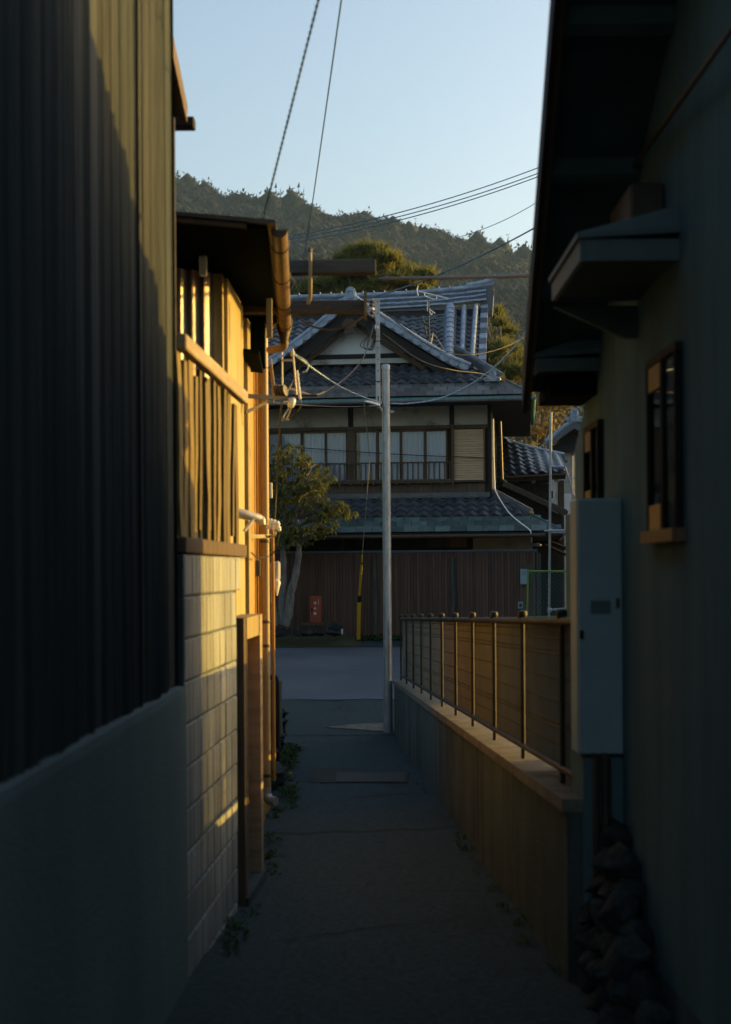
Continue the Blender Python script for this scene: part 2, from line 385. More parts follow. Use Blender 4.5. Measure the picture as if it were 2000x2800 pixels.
# lean-to roof at its rear, seen past the corner
b=MB(); a0=P(470,85,6.5); a1=P(511,293,7.12)
b.hexa([(-3.2,6.47,a0.z-.05),(a0.x,6.47,a0.z-.05),(a1.x,7.12,a1.z-.05),(-3.2,7.12,a1.z-.05),(-3.2,6.47,a0.z),(a0.x,6.47,a0.z),(a1.x,7.12,a1.z),(-3.2,7.12,a1.z)])
b.build('lean_to_roof',dark_metal,shed)
b=MB(); b.hexa([(a0.x-.03,6.47,a0.z-.10),(a0.x+.004,6.47,a0.z-.10),(a1.x+.004,7.1,a1.z-.085),(a1.x-.03,7.1,a1.z-.085),(a0.x-.03,6.47,a0.z+.008),(a0.x+.004,6.47,a0.z+.008),(a1.x+.004,7.13,a1.z+.008),(a1.x-.03,7.13,a1.z+.008)])
b.build('verge_board',brown_wood,shed)
g0=P(533,336,7.2)
b=MB(); b.box(-3,g0.x,7.17,7.25,g0.z-.028,g0.z+.026,bev=.006); b.build('eave_beam',dark_wood,shed)
b=MB(); b.box(-3.1,-.93,6.5,6.9,.0,2.35+CZ-.1); b.build('lean_to_wall',dark_wood,shed)

# ============================================================ block wall
BW0,BW1=6.475,8.16
bw=thing('block_wall','weathered concrete block wall, sunlit at the top, between the shed and the gate','wall',(-.8,7.3,-.3))
ang=math.atan2(.055,1)
dirY=Vector((math.sin(ang),math.cos(ang),0)); nx=Vector((math.cos(ang),-math.sin(ang),0))
ZT=1.735; CH=.2
bm_=MB(); 
for s in (0,1): bm_.box(-.06,.0,.004+s*.2,.196+s*.2,.004,CH-.005,bev=.007)
block_full=bm_.mesh('block',block_m)
bm_=MB(); bm_.box(-.06,.0,.004,.196,.004,CH-.005,bev=.007); block_half=bm_.mesh('half_block',block_m)
nb=0
for c in range(11):
    z=ZT-(c+1)*CH
    y=BW0
    L=BW1-BW0 if z<1.36 else 8.42-BW0
    s=0.0
    if c%2: s=.2
    if s: inst('block',block_half,frame(Vector((XB(BW0),BW0,z))+nx*jit(.003),nx,dirY,(0,0,1)),bw)
    while s+.4<=L+.02:
        inst('block',block_full,frame(Vector((XB(BW0),BW0,z))+dirY*s+nx*jit(.0035),nx,dirY,(0,0,1)),bw); s+=.4
    if L-s>.15: inst('block',block_half,frame(Vector((XB(BW0),BW0,z))+dirY*s+nx*jit(.003),nx,dirY,(0,0,1)),bw)
b=MB()
q0=Vector((XB(BW0),BW0,0)); q1=q0+dirY*(BW1-BW0-.01)
b.hexa([q0-nx*.14+Vector((0,0,-.6)),q0-nx*.009+Vector((0,0,-.6)),q1-nx*.009+Vector((0,0,-.6)),q1-nx*.14+Vector((0,0,-.6)),
        q0-nx*.14+Vector((0,0,ZT-.004)),q0-nx*.009+Vector((0,0,ZT-.004)),q1-nx*.009+Vector((0,0,ZT-.004)),q1-nx*.14+Vector((0,0,ZT-.004))])
b.build('mortar_core',conc,bw)
# wooden rail on top of the blocks, planks and pale top rail
pf=thing('plank_fence','rough fence of crooked sunlit planks standing on the block wall','fence',(-.8,7.4,ZT))
def BP(s,z,o=0): return Vector((XB(BW0),BW0,0))+dirY*s+nx*o+Vector((0,0,z))
b=MB(); b.beam(BP(.0,ZT+.04,-.03),BP(2.02,ZT+.04,-.03),.075,.075,bev=.006); b.build('bottom_rail',brown_wood,pf)
TZ=CZ+1.075
b=MB(); b.beam(BP(.0,TZ,-.01),BP(2.06,TZ-.01,-.01),.05,.075,bev=.006); b.build('top_rail',pale_beam,pf)
rnd=random.Random(11)
s=.05; i=0
while s<2.0:
    w=rnd.uniform(.06,.13); th=.018
    s0=s+jit(.015); s1=s+jit(.06); zt=TZ-.05-(rnd.random()<.2)*rnd.uniform(0,.06); zb=ZT+.08+(rnd.random()<.3)*rnd.uniform(0,.06)
    b=MB(); o=rnd.uniform(-.035,-.012)
    n=4; 
    for k in range(n+1):
        t=k/n; z=lerp(zb,zt,t); c=lerp(s0,s1,t); wl=w/2+rnd.uniform(-.008,.004); wr=w/2+rnd.uniform(-.008,.004); oo=o+rnd.uniform(-.004,.004)
        b.v += [BP(c-wl,z,oo-th),BP(c+wr,z,oo-th),BP(c+wr,z,oo),BP(c-wl,z,oo)]
    for k in range(n):
        q=k*4
        for a in range(4): b.f.append((q+a,q+(a+1)%4,q+4+(a+1)%4,q+4+a))
    b.f += [(0,1,2,3),(n*4,n*4+1,n*4+2,n*4+3)]
    b.build('plank',plank_m,pf)
    s+=w+rnd.uniform(.028,.10); i+=1
b=MB(); b.beam(BP(0.02,(ZT+TZ)/2,-.14),BP(2.0,(ZT+TZ)/2,-.14),.02,TZ-ZT-.05); b.build('gap_shade_board',dark_wood,pf)  # dark sheet stands in for the shade behind the plank gaps

# ============================================================ small gate in the block wall
gate=thing('gate_door','narrow wooden gate door with tall frame beside the block wall','gate',(-.75,8.5,-.34))
GT=P(660,1690,8.2).z
def GP(y,z,o=0): return Vector((XB(y),y,z))+nx*o
def post(y0,y1,z0,z1,o0,o1,name,m):
    b=MB(); b.hexa([GP(y0,z0,o0),GP(y0,z0,o1),GP(y1,z0,o1),GP(y1,z0,o0),GP(y0,z1,o0),GP(y0,z1,o1),GP(y1,z1,o1),GP(y1,z1,o0)]); return b.build(name,m,gate)
post(8.17,8.262,-.42,GT,-.1,.03,'post',brown_wood)  # near post in darker wood, its shaded face put into the colour
post(8.2625,8.2715,-.42,GT,-.06,.036,'post_edge_highlight',pale_beam)  # thin pale strip paints the lit edge of the near post
post(8.86,8.97,-.42,GT,-.1,.035,'post',pale_beam)
post(8.272,8.858,GT-.13,GT-.002,-.1,.03,'lintel',clad_m)
b=MB(); dz0,dz1=-.26,GT-.135
d=post(8.275,8.855,dz0,dz1,-.1,-.07,'door_panel',brown_wood)
for k in range(5):
    y0=8.285+k*.113; post(y0,y0+.106,dz0+.02,dz1-.02,-.0695,-.055,'door_board',orange_m)
post(8.28,8.85,.28,.36,-.0545,-.04,'cross_rail',brown_wood)
post(8.17,8.97,-.6,-.27,-.1,.05,'sill_stone',conc)

# ============================================================ left house with yellow boards
hz=CZ+1.86
lh=thing('clad_house','old house with yellow board cladding, deep dark eaves and a tan gutter','house',(-1.2,10,-.4))
WX=lambda y:-.895+.016*(y-8.6)
# side wall in boards of differing depth
b=MB(); b.hexa([(-3.2,8.62,-.6),(WX(8.62)-.04,8.62,-.6),(WX(11.35)-.04,11.35,-.6),(-3.2,11.35,-.6),(-3.2,8.62,hz+.02),(WX(8.62)-.04,8.62,hz),(WX(11.35)-.04,11.35,hz),(-3.2,11.35,hz+.05)]); b.build('wall',dark_wood,lh)
rnd=random.Random(5); y=8.67
while y<11.3:
    w=rnd.choice((.16,.22,.09,.13,.25)) if y>9 else .95; y1=min(11.33,y+w); o=rnd.choice((0,0,.012,.03,.045)); 
    m=clad_m if rnd.random()<.8 else orange_m
    if y>10.45: m=orange_m if rnd.random()<.65 else clad_m
    b=MB(); b.hexa([(WX(y)-.035,y,-.35),(WX(y)+o,y,-.35),(WX(y1)+o,y1,-.35),(WX(y1)-.035,y1,-.35),(WX(y)-.035,y,hz-.03),(WX(y)+o,y,hz-.03),(WX(y1)+o,y1,hz-.03),(WX(y1)-.035,y1,hz-.03)])
    b.build('wall_board',m,lh)
    y=y1+rnd.choice((.004,.006,.02))
# corner post
b=MB(); b.box(-.93,-.872,8.58,8.66,1.2,hz-.02); b.build('corner_post',clad_m,lh)
# corrugated end wall facing the lane mouth: two tiers of tin
def tin(x0,x1,z0,z1,yy,name='tin_sheet'):
    b=MB(); n=int((x1-x0)/.068)*8; pr=[]
    for i in range(n+1):
        x=x0+(x1-x0)*i/n; pr.append((x,.020*math.cos(2*math.pi*(x-x0)/.068)))
    for z,d in ((z0,-.012),(z1,.004)):
        for x,q in pr: b.v.append((x,yy+d+q+(x+.93)*.62,z))
    for i in range(n): b.f.append((i,i+1,n+2+i,n+1+i))
    return b.build(name,rust_tin,lh,smooth=True,fix=False)
tin(-1.62,-.925,1.9,2.62,8.535); tin(-1.62,-.925,2.60,hz-.02,8.55)
b=MB(); b.box(-1.64,-.93,8.61,8.64,.0,hz-.01); b.build('end_wall',dark_wood,lh)
# roof: near verge at y 7.55
rl=P(486,578,7.5); rr=P(755,601,7.5)
sl_=(rl.z-rr.z)/(rr.x-rl.x)
xL=-3.0; zL=rr.z+(rr.x-xL)*sl_
XE=lambda y: rr.x-.045*(y-7.5)
def slab(y0,y1,dz0,dz1,x0,xo,name,m):
    z=lambda x:rr.z+(rr.x-x)*sl_
    b=MB(); b.hexa([(x0,y0,z(x0)+dz0),(XE(y0)+xo,y0,z(XE(y0)+xo)+dz0),(XE(y1)+xo,y1,z(XE(y1)+xo)+dz0),(x0,y1,z(x0)+dz0),
                    (x0,y0,z(x0)+dz1),(XE(y0)+xo,y0,z(XE(y0)+xo)+dz1),(XE(y1)+xo,y1,z(XE(y1)+xo)+dz1),(x0,y1,z(x0)+dz1)])
    return b.build(name,m,lh)
slab(7.5,10.6,-.022,0,xL,0,'roof',dark_metal)
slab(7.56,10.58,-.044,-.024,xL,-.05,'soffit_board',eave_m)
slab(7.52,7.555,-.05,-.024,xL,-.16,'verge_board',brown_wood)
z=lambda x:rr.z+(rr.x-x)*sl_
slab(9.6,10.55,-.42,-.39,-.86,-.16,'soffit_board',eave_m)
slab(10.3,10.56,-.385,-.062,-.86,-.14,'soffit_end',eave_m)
b=MB(); b.box(-.62,-.585,8.85,8.89,z(-.6)-.42,z(-.6)-.17); b.build('eave_strut',clad_m,lh)
# tan half-round gutter with hopper
ga=P(764,628,7.62); gb=P(781,880,10.55); gb.z=ga.z-.03
b=MB(); n=10; r=.046
for (c) in (ga,gb):
    for rr_ in (r,r-.006):
        for k in range(n+1):
            a=math.pi+math.pi*k/n*1.12-.06*math.pi; b.v.append((c.x+rr_*math.cos(a),c.y,c.z+rr_*math.sin(a)))
m1=n+1
for ring in (0,1):
    for k in range(n):
        a=ring*m1+k; c=2*m1+a; b.f.append((a,a+1,c+1,c))
for q in (0,2*m1):
    for k in range(n): b.f.append((q+k,q+k+1,q+m1+k+1,q+m1+k))
for k in (0,n): b.f.append((k,m1+k,3*m1+k,2*m1+k))
gut=b.build('gutter',gutter_m,lh,smooth=True)
b=MB()
for k in range(n+1):
    a=math.pi+math.pi*k/n; b.v.append((ga.x+.044*math.cos(a),ga.y-.001,ga.z+.044*math.sin(a)))
b.f.append(tuple(range(n+1))); b.build('gutter_end',gutter_brown,gut,fix=False)
for t in (.12,.4,.68,.93):
    p=ga.lerp(gb,t); b=MB()
    b.tube([(p.x+.049*math.cos(math.pi+math.pi*k/8),p.y,p.z+.049*math.sin(math.pi+math.pi*k/8)) for k in range(9)]+[(p.x+.049,p.y,p.z+.03)],.0035,5); b.build('gutter_bracket',gutter_brown,gut)
# hopper under the far end
hp=P(777,905,10.5)
b=MB(); b.lathe([(.058,.10),(.058,.02),(.032,-.07),(.026,-.10)],Matrix.Translation(hp),12); b.build('gutter_hopper',gutter_brown,lh,smooth=True)
# downpipe: elbow from hopper to wall and down to the ground
pt=P(719,890,10.85); pb=P(741,2160,10.85); 
b=MB(); px_=[(-.777),(pb.x)]
top=Vector((pt.x,10.85,pt.z)); 
path=curve([P(778,928,10.5),P(775,948,10.55),P(738,957,10.75)],4)
b.tube(path,.03,10); b.build('downpipe',pipe_m,lh,smooth=True)
h2=P(768,872,10.35)
path=[P(769,850,10.38),P(767,870,10.45),P(755,879,10.6),P(735,880,10.78),P(724,886,10.85),P(720.5,905,10.85)]
b=MB(); b.tube(curve(path,4),.041,12); b.build('downpipe_elbow',pipe_m,lh,smooth=True)
b=MB(); b.tube([P(720.5,905,10.85),Vector((P(720.5,905,10.85).x,10.85,P(741,2160,10.85).z))],.036,14)
dp=b.build('downpipe',pipe_m,lh,smooth=True)
xx=P(720.5,905,10.85).x
for py in (1085,1480,1700,1765,2120):
    zz=P(730,py,10.85).z; b=MB(); b.lathe([(.0385,-.012),(.040,-.008),(.040,.008),(.0385,.012)],Matrix.Translation((xx,10.85,zz)),14); b.build('collar',gutter_brown,dp,smooth=True)
zz=P(741,2160,10.85).z
b=MB(); b.tube(curve([(xx,10.85,zz+.02),(xx+.004,10.845,zz-.04),(xx+.03,10.82,zz-.075),(xx+.075,10.79,zz-.08)],4),.038,12); b.build('shoe',galv,dp,smooth=True)
# thin conduits beside the downpipe
for o,r_,z0,z1 in ((-.045,.012,.9,3.3),(-.05,.014,-.2,1.0),(.055,.013,.0,2.0)):
    b=MB(); b.tube([(xx+o,10.95,z0),(xx+o,10.95,z1)],r_,8); b.build('conduit',orange_m,lh,smooth=True)
# lower annex behind the downpipe
b=MB(); b.box(-1.6,-.87,11.4,12.5,-.7,P(740,1490,11.4).z); b.build('annex_wall',orange_m,lh)
# little gutter end poking out of the plank fence
g0=P(660,1405,8.9); g1=P(712,1418,9.0)
b=MB(); b.tube([g0+Vector((-.12,0,.02)),g0,g1],[.034,.034,.026],10); b.tube(curve([g1,g1+Vector((.012,0,-.002)),g1+Vector((.016,0,-.04))],4),.02,10); so_=b.build('overflow_spout',zinc,lh,smooth=True)
b=MB(); b.tube([P(694,1418,8.95),P(678,1440,8.92),P(668,1452,8.9)],.012,8); b.build('spout_strap',zinc,so_)
# hanging lamp box under the eave
b=MB(); lp=P(556,727,8.3); b.box(lp.x-.022,lp.x+.024,8.28,8.33,lp.z-.06,lp.z+.06,bev=.008); tag(b.build('junction_box',white_pl),'small pale box hung under the dark eave above the tin wall','box')
# concrete footing with stones at the wall foot
for k,(yy,xx_,r_) in enumerate(((9.25,-.83,.13),(9.6,-.85,.1),(10.0,-.83,.14),(10.4,-.84,.11))):
    pass

# ============================================================ right house (grey stucco)
RXW=1.165
rh=thing('stucco_house','dim grey stucco house filling the right side, with two small tin canopies','house',(1.6,4,0))
b=MB(); b.box(RXW,6.0,-4,7.2,-.02,4.75); 
# cut top by roof: wall follows roof line
def RZ(y): return CZ+2.15-.56*(y-5.15)
b=MB(); b.prism([(RXW,.3,-.6),(RXW,7.72,-.6),(RXW,7.72,RZ(7.72)-.06),(RXW,3.8,RZ(3.8)-.06),(RXW,.3,RZ(3.8)-.06-.56*3.5)],(3.6,0,0))
b.build('wall',stucco,rh)
def XV(y): return .717+.0565*(y-5.15) if y>4.8 else .697
def rslab(y0,y1,d0,d1,x0,x1,name,m,parent=rh):
    f=lambda y,x:(x(y) if callable(x) else x)
    b=MB(); b.hexa([(f(y0,x0),y0,RZ(y0)+d0),(f(y0,x1),y0,RZ(y0)+d0),(f(y1,x1),y1,RZ(y1)+d0),(f(y1,x0),y1,RZ(y1)+d0),
                    (f(y0,x0),y0,RZ(y0)+d1),(f(y0,x1),y0,RZ(y0)+d1),(f(y1,x1),y1,RZ(y1)+d1),(f(y1,x0),y1,RZ(y1)+d1)])
    return b.build(name,m,parent)
# split at y 4.8 so the verge can bend
RZ0=RZ
def RZ(y): return RZ0(y) if y>=3.8 else RZ0(3.8)-.56*(3.8-y)
for (y0,y1) in ((0.0,3.8),(3.8,4.8),(4.8,7.25)):
    rslab(y0,y1,-.01,.03,lambda y:XV(y)-.012,5.0,'roof',dark_metal)
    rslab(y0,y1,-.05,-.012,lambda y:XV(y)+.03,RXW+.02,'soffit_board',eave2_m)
    rslab(y0,y1,-.16,.034,lambda y:XV(y)-.012,lambda y:XV(y)+.012,'verge_board',dark_wood)
    rslab(y0,y1,-.145,-.12,lambda y:XV(y)+.0125,lambda y:XV(y)+.03,'verge_trim',frame_wood)
for k in range(9):
    y=1.2+k*.66; rslab(y,y+.05,-.12,-.052,lambda q:XV(q)+.03,RXW+.01,'rafter',eave2_m)
b=MB(); b.tube([P(1680,530,RXW*3800/690),P(2100,-60,3.65)],.011,6); b.build('conduit',dark_metal,rh)
# canopies
def canopy(y0,y1,xo,zt,th,drop,name):
    c=thing('tin','x','y',(0,0,0)) if 0 else None
    b=MB()   # top sheet sloping to the lane, hipped ends
    zi=zt+.11
    b.v=[(RXW,y0+.05,zi),(RXW,y1-.05,zi),(xo,y1,zt),(xo,y0,zt),(RXW,y0,zt+.02),(RXW,y1,zt+.02),(xo,y1,zt-.02),(xo,y0,zt-.02),(RXW,y0,zt-.0),(RXW,y1,zt-.0)]
    b.f=[(0,1,2,3),(0,3,4),(1,5,2),(3,2,6,7),(4,3,7,8),(5,9,6,2),(7,6,9,8)]
    cp=b.build(name,fascia,rh)
    b=MB(); b.box(xo+.012,xo+.03,y0+.012,y1-.012,zt-.02-th,zt-.022); b.box(xo+.031,RXW-.001,y0+.012,y0+.03,zt-.02-th,zt-.022); b.box(xo+.031,RXW-.001,y1-.03,y1-.012,zt-.02-th,zt-.022)
    b.build('fascia',fascia,cp)
    b=MB(); b.box(xo+.032,RXW-.002,y0+.032,y1-.032,zt-.012-th,zt-.004-th); b.build('soffit',eave2_m,cp)
    return cp
c1=canopy(5.1,5.9,.785,CZ+1.235,.08,0,'canopy')
# sloping bracket plank at the far end of the near canopy
p0=P(1515,838,5.92); p1=P(1709,925,5.92)
b=MB(); b.prism([p0,p1,Vector((RXW,5.92,p1.z)),Vector((RXW,5.92,p0.z))],(0,.03,0)); b.build('bracket',fascia,c1)
c2=canopy(6.85,7.4,.835,CZ+1.065,.065,0,'canopy')
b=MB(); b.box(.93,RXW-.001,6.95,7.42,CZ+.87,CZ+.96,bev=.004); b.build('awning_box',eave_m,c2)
b=MB(); pz=P(1780,565,5.6).z; b.box(1.03,RXW-.002,5.35,5.8,CZ+1.30,pz+.03,bev=.01); b.build('duct_hood',dark_metal,c1)
# windows
def win(y0,y1,z0,z1,name):
    w=MB(); d=.03; x=RXW
    w.box(x-d,x,y0-.03,y1+.03,z1,z1+.03); wf=w.build('window',dark_wood,rh)
    b=MB(); b.box(x-d-.02,x,y0-.05,y1+.05,z0-.05,z0-.002); b.build('sill',frame_wood,wf)
    b=MB(); b.box(x-d,x,y0-.022,y0,z0,z1-.001); b.build('frame',black_m,wf)
    b=MB(); b.box(x-d,x,y1,y1+.022,z0,z1-.001); b.build('frame',black_m,wf)
    m=(y0+y1)/2
    b=MB(); b.box(x-.026,x-.004,m-.02,m+.02,z0,z1-.001); b.build('frame',black_m,wf)
    b=MB(); b.box(x-.016,x-.012,y0,m-.021,z0,z1-.001); b.build('pane',glass,wf)
    b=MB(); b.box(x-.016,x-.012,m+.021,y1,z0,z1-.001); b.build('pane',glass,wf)
    b=MB(); b.box(x-.008,x-.003,y0,y1,z0,z1-.002); b.build('dark_interior',black_m,wf)
    b=MB(); b.box(x-.026,x-.0165,m+.022,y1-.001,z1-.1,z1-.003); b.build('screen',dark_metal,wf)
    b=MB(); b.box(x-.026,x-.0165,m+.022,y1-.001,z0+.002,z0+.1); b.build('screen',dark_metal,wf)
win(5.1,5.58,CZ+.15,CZ+.80,'w'); win(6.8,7.2,CZ+.30,CZ+.70,'w')
# meter box and pipes at the corner
mb_=thing('meter_box','tall narrow grey steel box fixed at the corner of the stucco house','cabinet',(1.1,6.75,.7))
MY=6.3; x0=P(1580,1700,MY).x; x1=P(1706,1700,MY).x; z1=P(1640,1362,MY).z; z0=P(1640,2066,MY).z
b=MB(); b.box(x0,x1,MY+.015,MY+.22,z0,z1,bev=.008); b.build('body',box_m,mb_)
b=MB(); b.box(x0+.006,x1-.006,MY,MY+.014,z0+.008,z1-.008,bev=.004); b.build('door',box_m,mb_)
b=MB(); zz=P(1590,1735,MY).z; b.box(x0+.008,x0+.026,MY-.015,MY-.001,zz-.02,zz+.02,bev=.004); b.build('latch',black_m,mb_)
zz=P(1660,1660,MY).z
b=MB(); b.box(x0+.06,x0+.15,MY-.0035,MY-.0005,zz-.03,zz+.03); b.build('label_plate',label_m,mb_)
b=MB(); b.box(x1-.035,x1-.018,MY-.01,MY-.001,zz-.005,zz+.04,bev=.003); b.build('hinge',dark_metal,mb_)
for o,r_ in ((.075,.016),(.12,.022)):
    b=MB(); b.tube([(x0+o,MY-.02,-.1),(x0+o,MY-.02,z0-.01),(x0+o,MY+.05,z0+.01)],r_,8); b.build('pipe',dark_metal,mb_)
# corner strip + concrete base, rubble footing
b=MB(); b.box(.985,RXW-.001,MY+.02,6.7,-.7,z0-.012); b.build('base_panel',stucco,rh)
b=MB(); b.box(1.11,RXW-.002,7.5,7.71,-.1,CZ+.3); b.build('corner_pilaster',stucco,rh)
b=MB(); b.hexa([(1.12,.5,-.7),(1.3,.5,-.7),(1.3,5.9,-.7),(1.12,5.9,-.7),(1.17,.5,.3),(1.3,.5,.3),(1.3,5.9,.1),(1.17,5.9,.1)]); b.build('footing',conc,rh)
sf=thing('rubble_footing','low rubble stone footing along the dark foot of the stucco house','stone wall',(1.0,5,-.2))
def rockmesh(seed,sub=3):
    rnd=random.Random(seed); bm=bmesh.new(); bmesh.ops.create_icosphere(bm,subdivisions=sub,radius=1)
    o=Vector((rnd.uniform(0,50),rnd.uniform(0,50),rnd.uniform(0,50)))
    cuts=[(Vector((rnd.uniform(-1,1),rnd.uniform(-1,1),rnd.uniform(-1,1))).normalized(),rnd.uniform(.5,.8)) for _ in range(11)]
    for v in bm.verts:
        q=v.co.normalized(); d=1+.38*noise.noise(q*1.3+o)+.16*noise.noise(q*3.1+o)
        q=q*d
        for n_,d_ in cuts:
            t_=q.dot(n_)-d_
            if t_>0: q=q-n_*t_
        v.co=q
    me=bpy.data.meshes.new('stone'); bm.to_mesh(me); bm.free(); me.materials.append(stone_m)
    try:
        me.polygons.foreach_set('use_smooth',[True]*len(me.polygons)); me.set_sharp_from_angle(angle=R(24))
    except Exception: pass
    return me
rocks=[rockmesh(i) for i in range(6)]
rnd=random.Random(3)
def rock(parent,c,s,name='stone',k=None):
    m=Matrix.Translation(Vector(c))@Matrix.Rotation(rnd.uniform(0,6.28),4,'Z')@Matrix.Rotation(jit(.4),4,'X')@Matrix.Diagonal((*s,1))
    if parent is None:
        o=bpy.data.objects.new(name,rocks[k if k is not None else rnd.randrange(6)]); COL.objects.link(o); o.matrix_world=m; return o
    return inst(name,rocks[rnd.randrange(6)],m,parent)
y=4.6
while y<6.28:
    w=rnd.uniform(.10,.2); z=G(y)-.02; 
    for row in range(7):
        h=rnd.uniform(.10,.17); rock(sf,(1.03+row*.012+jit(.03),y+w/2+jit(.04),z+h/2),(.10,w*.62,h*.62)); z+=h*.9
        if z>lerp(-.12,.42,smooth(4.9,6.25,y)): break
    y+=w
# ============================================================ right retaining wall and mesh fence
rw=thing('retaining_wall','stained low concrete wall carrying the mesh fence along the lane','wall',(.8,13,-.4))
def ws(y0,y1,dz0,dz1,x0,x1,name,m,base=False,bev=0):
    zb=lambda y:(G(y)-.25 if base else WT(y)+dz0)
    b=MB(); b.hexa([(XR(y0)+x0,y0,zb(y0)),(XR(y0)+x1,y0,zb(y0)),(XR(y1)+x1,y1,zb(y1)),(XR(y1)+x0,y1,zb(y1)),
                    (XR(y0)+x0,y0,WT(y0)+dz1),(XR(y0)+x1,y0,WT(y0)+dz1),(XR(y1)+x1,y1,WT(y1)+dz1),(XR(y1)+x0,y1,WT(y1)+dz1)])
    return b.build(name,m,rw)
rnd=random.Random(8)
y=6.38
while y<20.38:
    y1=min(20.38,y+1.8+rnd.uniform(-.05,.05)); ws(y+.004,y1-.004,0,-.062,jit(.003),.17,'wall_panel',conc,True); ws(y+.003,y1-.003,-.06,0,-.022,.20,'coping',conc_top); y=y1
b=MB(); b.box(XR(20.4)+.18,9,20.3,20.42,-1.2,WT(20.4)); b.build('return_wall',conc,rw)
mf=thing('mesh_fence','brown mesh fence with capped posts on top of the low concrete wall','fence',(.9,13,.5))
def RZf(y): return CZ-.262-.0335*(y-7)       # top rail height
XF=lambda y:XR(y)+.09
posts=[7.0+1.33*k for k in range(10)]+[20.2]
cap=MB(); cap.lathe([(.019,-.02),(.028,0),(.030,.012),(.026,.03),(.01,.036)],None,12); cap_me=cap.mesh('cap',rust_rail,smooth=True)
for y in posts:
    b=MB(); b.tube([(XF(y),y,WT(y)-.01),(XF(y),y,RZf(y)+.02)],.0135,10); p=b.build('post',rust_rail,mf,smooth=True)
    inst('cap',cap_me,Matrix.Translation((XF(y),y,RZf(y)+.026)),p)
b=MB(); b.tube([(XF(6.6),6.6,RZf(6.6)),(XF(20.22),20.22,RZf(20.22))],.021,12); b.build('top_rail',rust_rail,mf,smooth=True)
BR=lambda y:WT(y)+.075
b=MB(); b.tube([(XF(6.6)+.0,6.6,BR(6.6)),(XF(20.2),20.2,BR(20.2))],.018,10); b.build('bottom_rail',rust_rail,mf,smooth=True)
for y0,y1 in zip([6.64]+posts[:-1],posts):
    b=MB(); y=y0+.02; n=int((y1-y0-.04)/.0105)
    xo=.03
    for i in range(n):
        yy=y0+.02+(y1-y0-.04)*i/n; z0=BR(yy)-.01; z1=RZf(yy)+.0; r_=.0047
        x=XF(yy)+xo
        k=len(b.v); b.v += [(x-r_,yy,z0),(x+r_,yy-r_,z0),(x+r_,yy+r_,z0),(x-r_,yy,z1),(x+r_,yy-r_,z1),(x+r_,yy+r_,z1)]
        b.f += [(k,k+1,k+4,k+3),(k+1,k+2,k+5,k+4),(k+2,k,k+3,k+5)]
    pn=b.build('mesh_panel',mesh_m,mf,fix=False)
    b=MB()
    for t in (.06,.125,.2,.235,.40,.56,.71,.745,.86):
        a=lambda y:lerp(RZf(y),BR(y),t)
        b.tube([(XF(y0)+xo-.005,y0+.01,a(y0)),(XF(y1)+xo-.005,y1-.01,a(y1))],.0035,5)
    b.build('horizontal_wire',rust_rail,pn)

# weeds along both wall feet
def weeds(spots,name,label,seed,size=.05,n=26):
    rnd=random.Random(seed); b=MB()
    for (x,y,z,s) in spots:
        for k in range(int(n*s)):
            a=rnd.uniform(0,6.28); rr=rnd.uniform(0,.06)*s; c=Vector((x+rr*math.cos(a),y+rr*math.sin(a)*1.8,z)); L=size*rnd.uniform(.5,1.6)*s; w=L*rnd.uniform(.12,.3)
            d=Vector((math.cos(a),math.sin(a),rnd.uniform(.3,1.6))).normalized(); sd=Vector((-math.sin(a),math.cos(a),0))*w
            tip=c+d*L; tip2=tip+Vector((d.x,d.y,-.5)).normalized()*L*.5
            k0=len(b.v); b.v += [c,tip-sd,tip2,tip+sd]; b.f.append((k0,k0+1,k0+2,k0+3))
    o=b.build(name,weed_m,fix=False); return tag(o,label,'weeds',kind='stuff')
rnd=random.Random(4)
sp=[]
for i in range(95):
    y=rnd.uniform(6.5,19.5); sp.append((XR(y)-rnd.uniform(.0,.1),y,G(y)+.008,rnd.choice((.15,.2,.3,.4,.6))*(1 if y<12 else .7)))
weeds(sp,'weeds','dark weeds and moss along the foot of the right-hand concrete wall',1)
sp=[(XB(y)+rnd.uniform(.03,.14),y,G(y)+.005,rnd.uniform(.35,.8)) for y in (7.0,7.1,7.3,7.55,7.6,7.9,8.05)]+[(-.78+rnd.uniform(0,.14),rnd.uniform(9.1,10.7),G(9.8),rnd.uniform(.3,.8)) for i in range(12)]+[(-.80+rnd.uniform(0,.16),rnd.uniform(11.4,13.8),G(12.5),rnd.uniform(.4,1.1)) for i in range(14)]+[(-.95-(y-14)*.03+rnd.uniform(0,.12),y,G(y),rnd.uniform(.4,1.4)) for y in [14+.13*i for i in range(40)]]
weeds(sp,'weeds','green weeds at the foot of the left-hand walls and downpipe',2,.055,30)

# stone edging beyond the left house, stump and handrail
lw=thing('stone_edging','rough low stone edging beyond the downpipe on the left','stone wall',(-1.0,15,-.5))
rnd=random.Random(21)
for i in range(46):
    y=rnd.uniform(12.9,18.5); row=rnd.random(); x=-.90-.055*(y-13)-.1*rnd.random()
    rock(lw,(x,y,G(y)+.08+row*.55),(rnd.uniform(.1,.16),rnd.uniform(.14,.24),rnd.uniform(.09,.16)))
b=MB(); b.hexa([(-2.5,12.6,-1.2),(-1.0,12.6,-1.2),(-1.35,18.7,-1.2),(-2.5,18.7,-1.2),(-2.5,12.6,.35),(-1.02,12.6,.3),(-1.38,18.7,.05),(-2.5,18.7,.15)]); b.build('earth_core',soil,lw)
b=MB(); b.tube(curve([(-1.0,13.5,.36),(-.99,13.5,.56),(-.9,13.5,.62),(-.872,13.5,.5),(-.872,13.5,-.3)],5),.026,10)
tag(b.build('bent_pipe',black_m,smooth=True),'black bent pipe dropping over the stone edging','pipe')
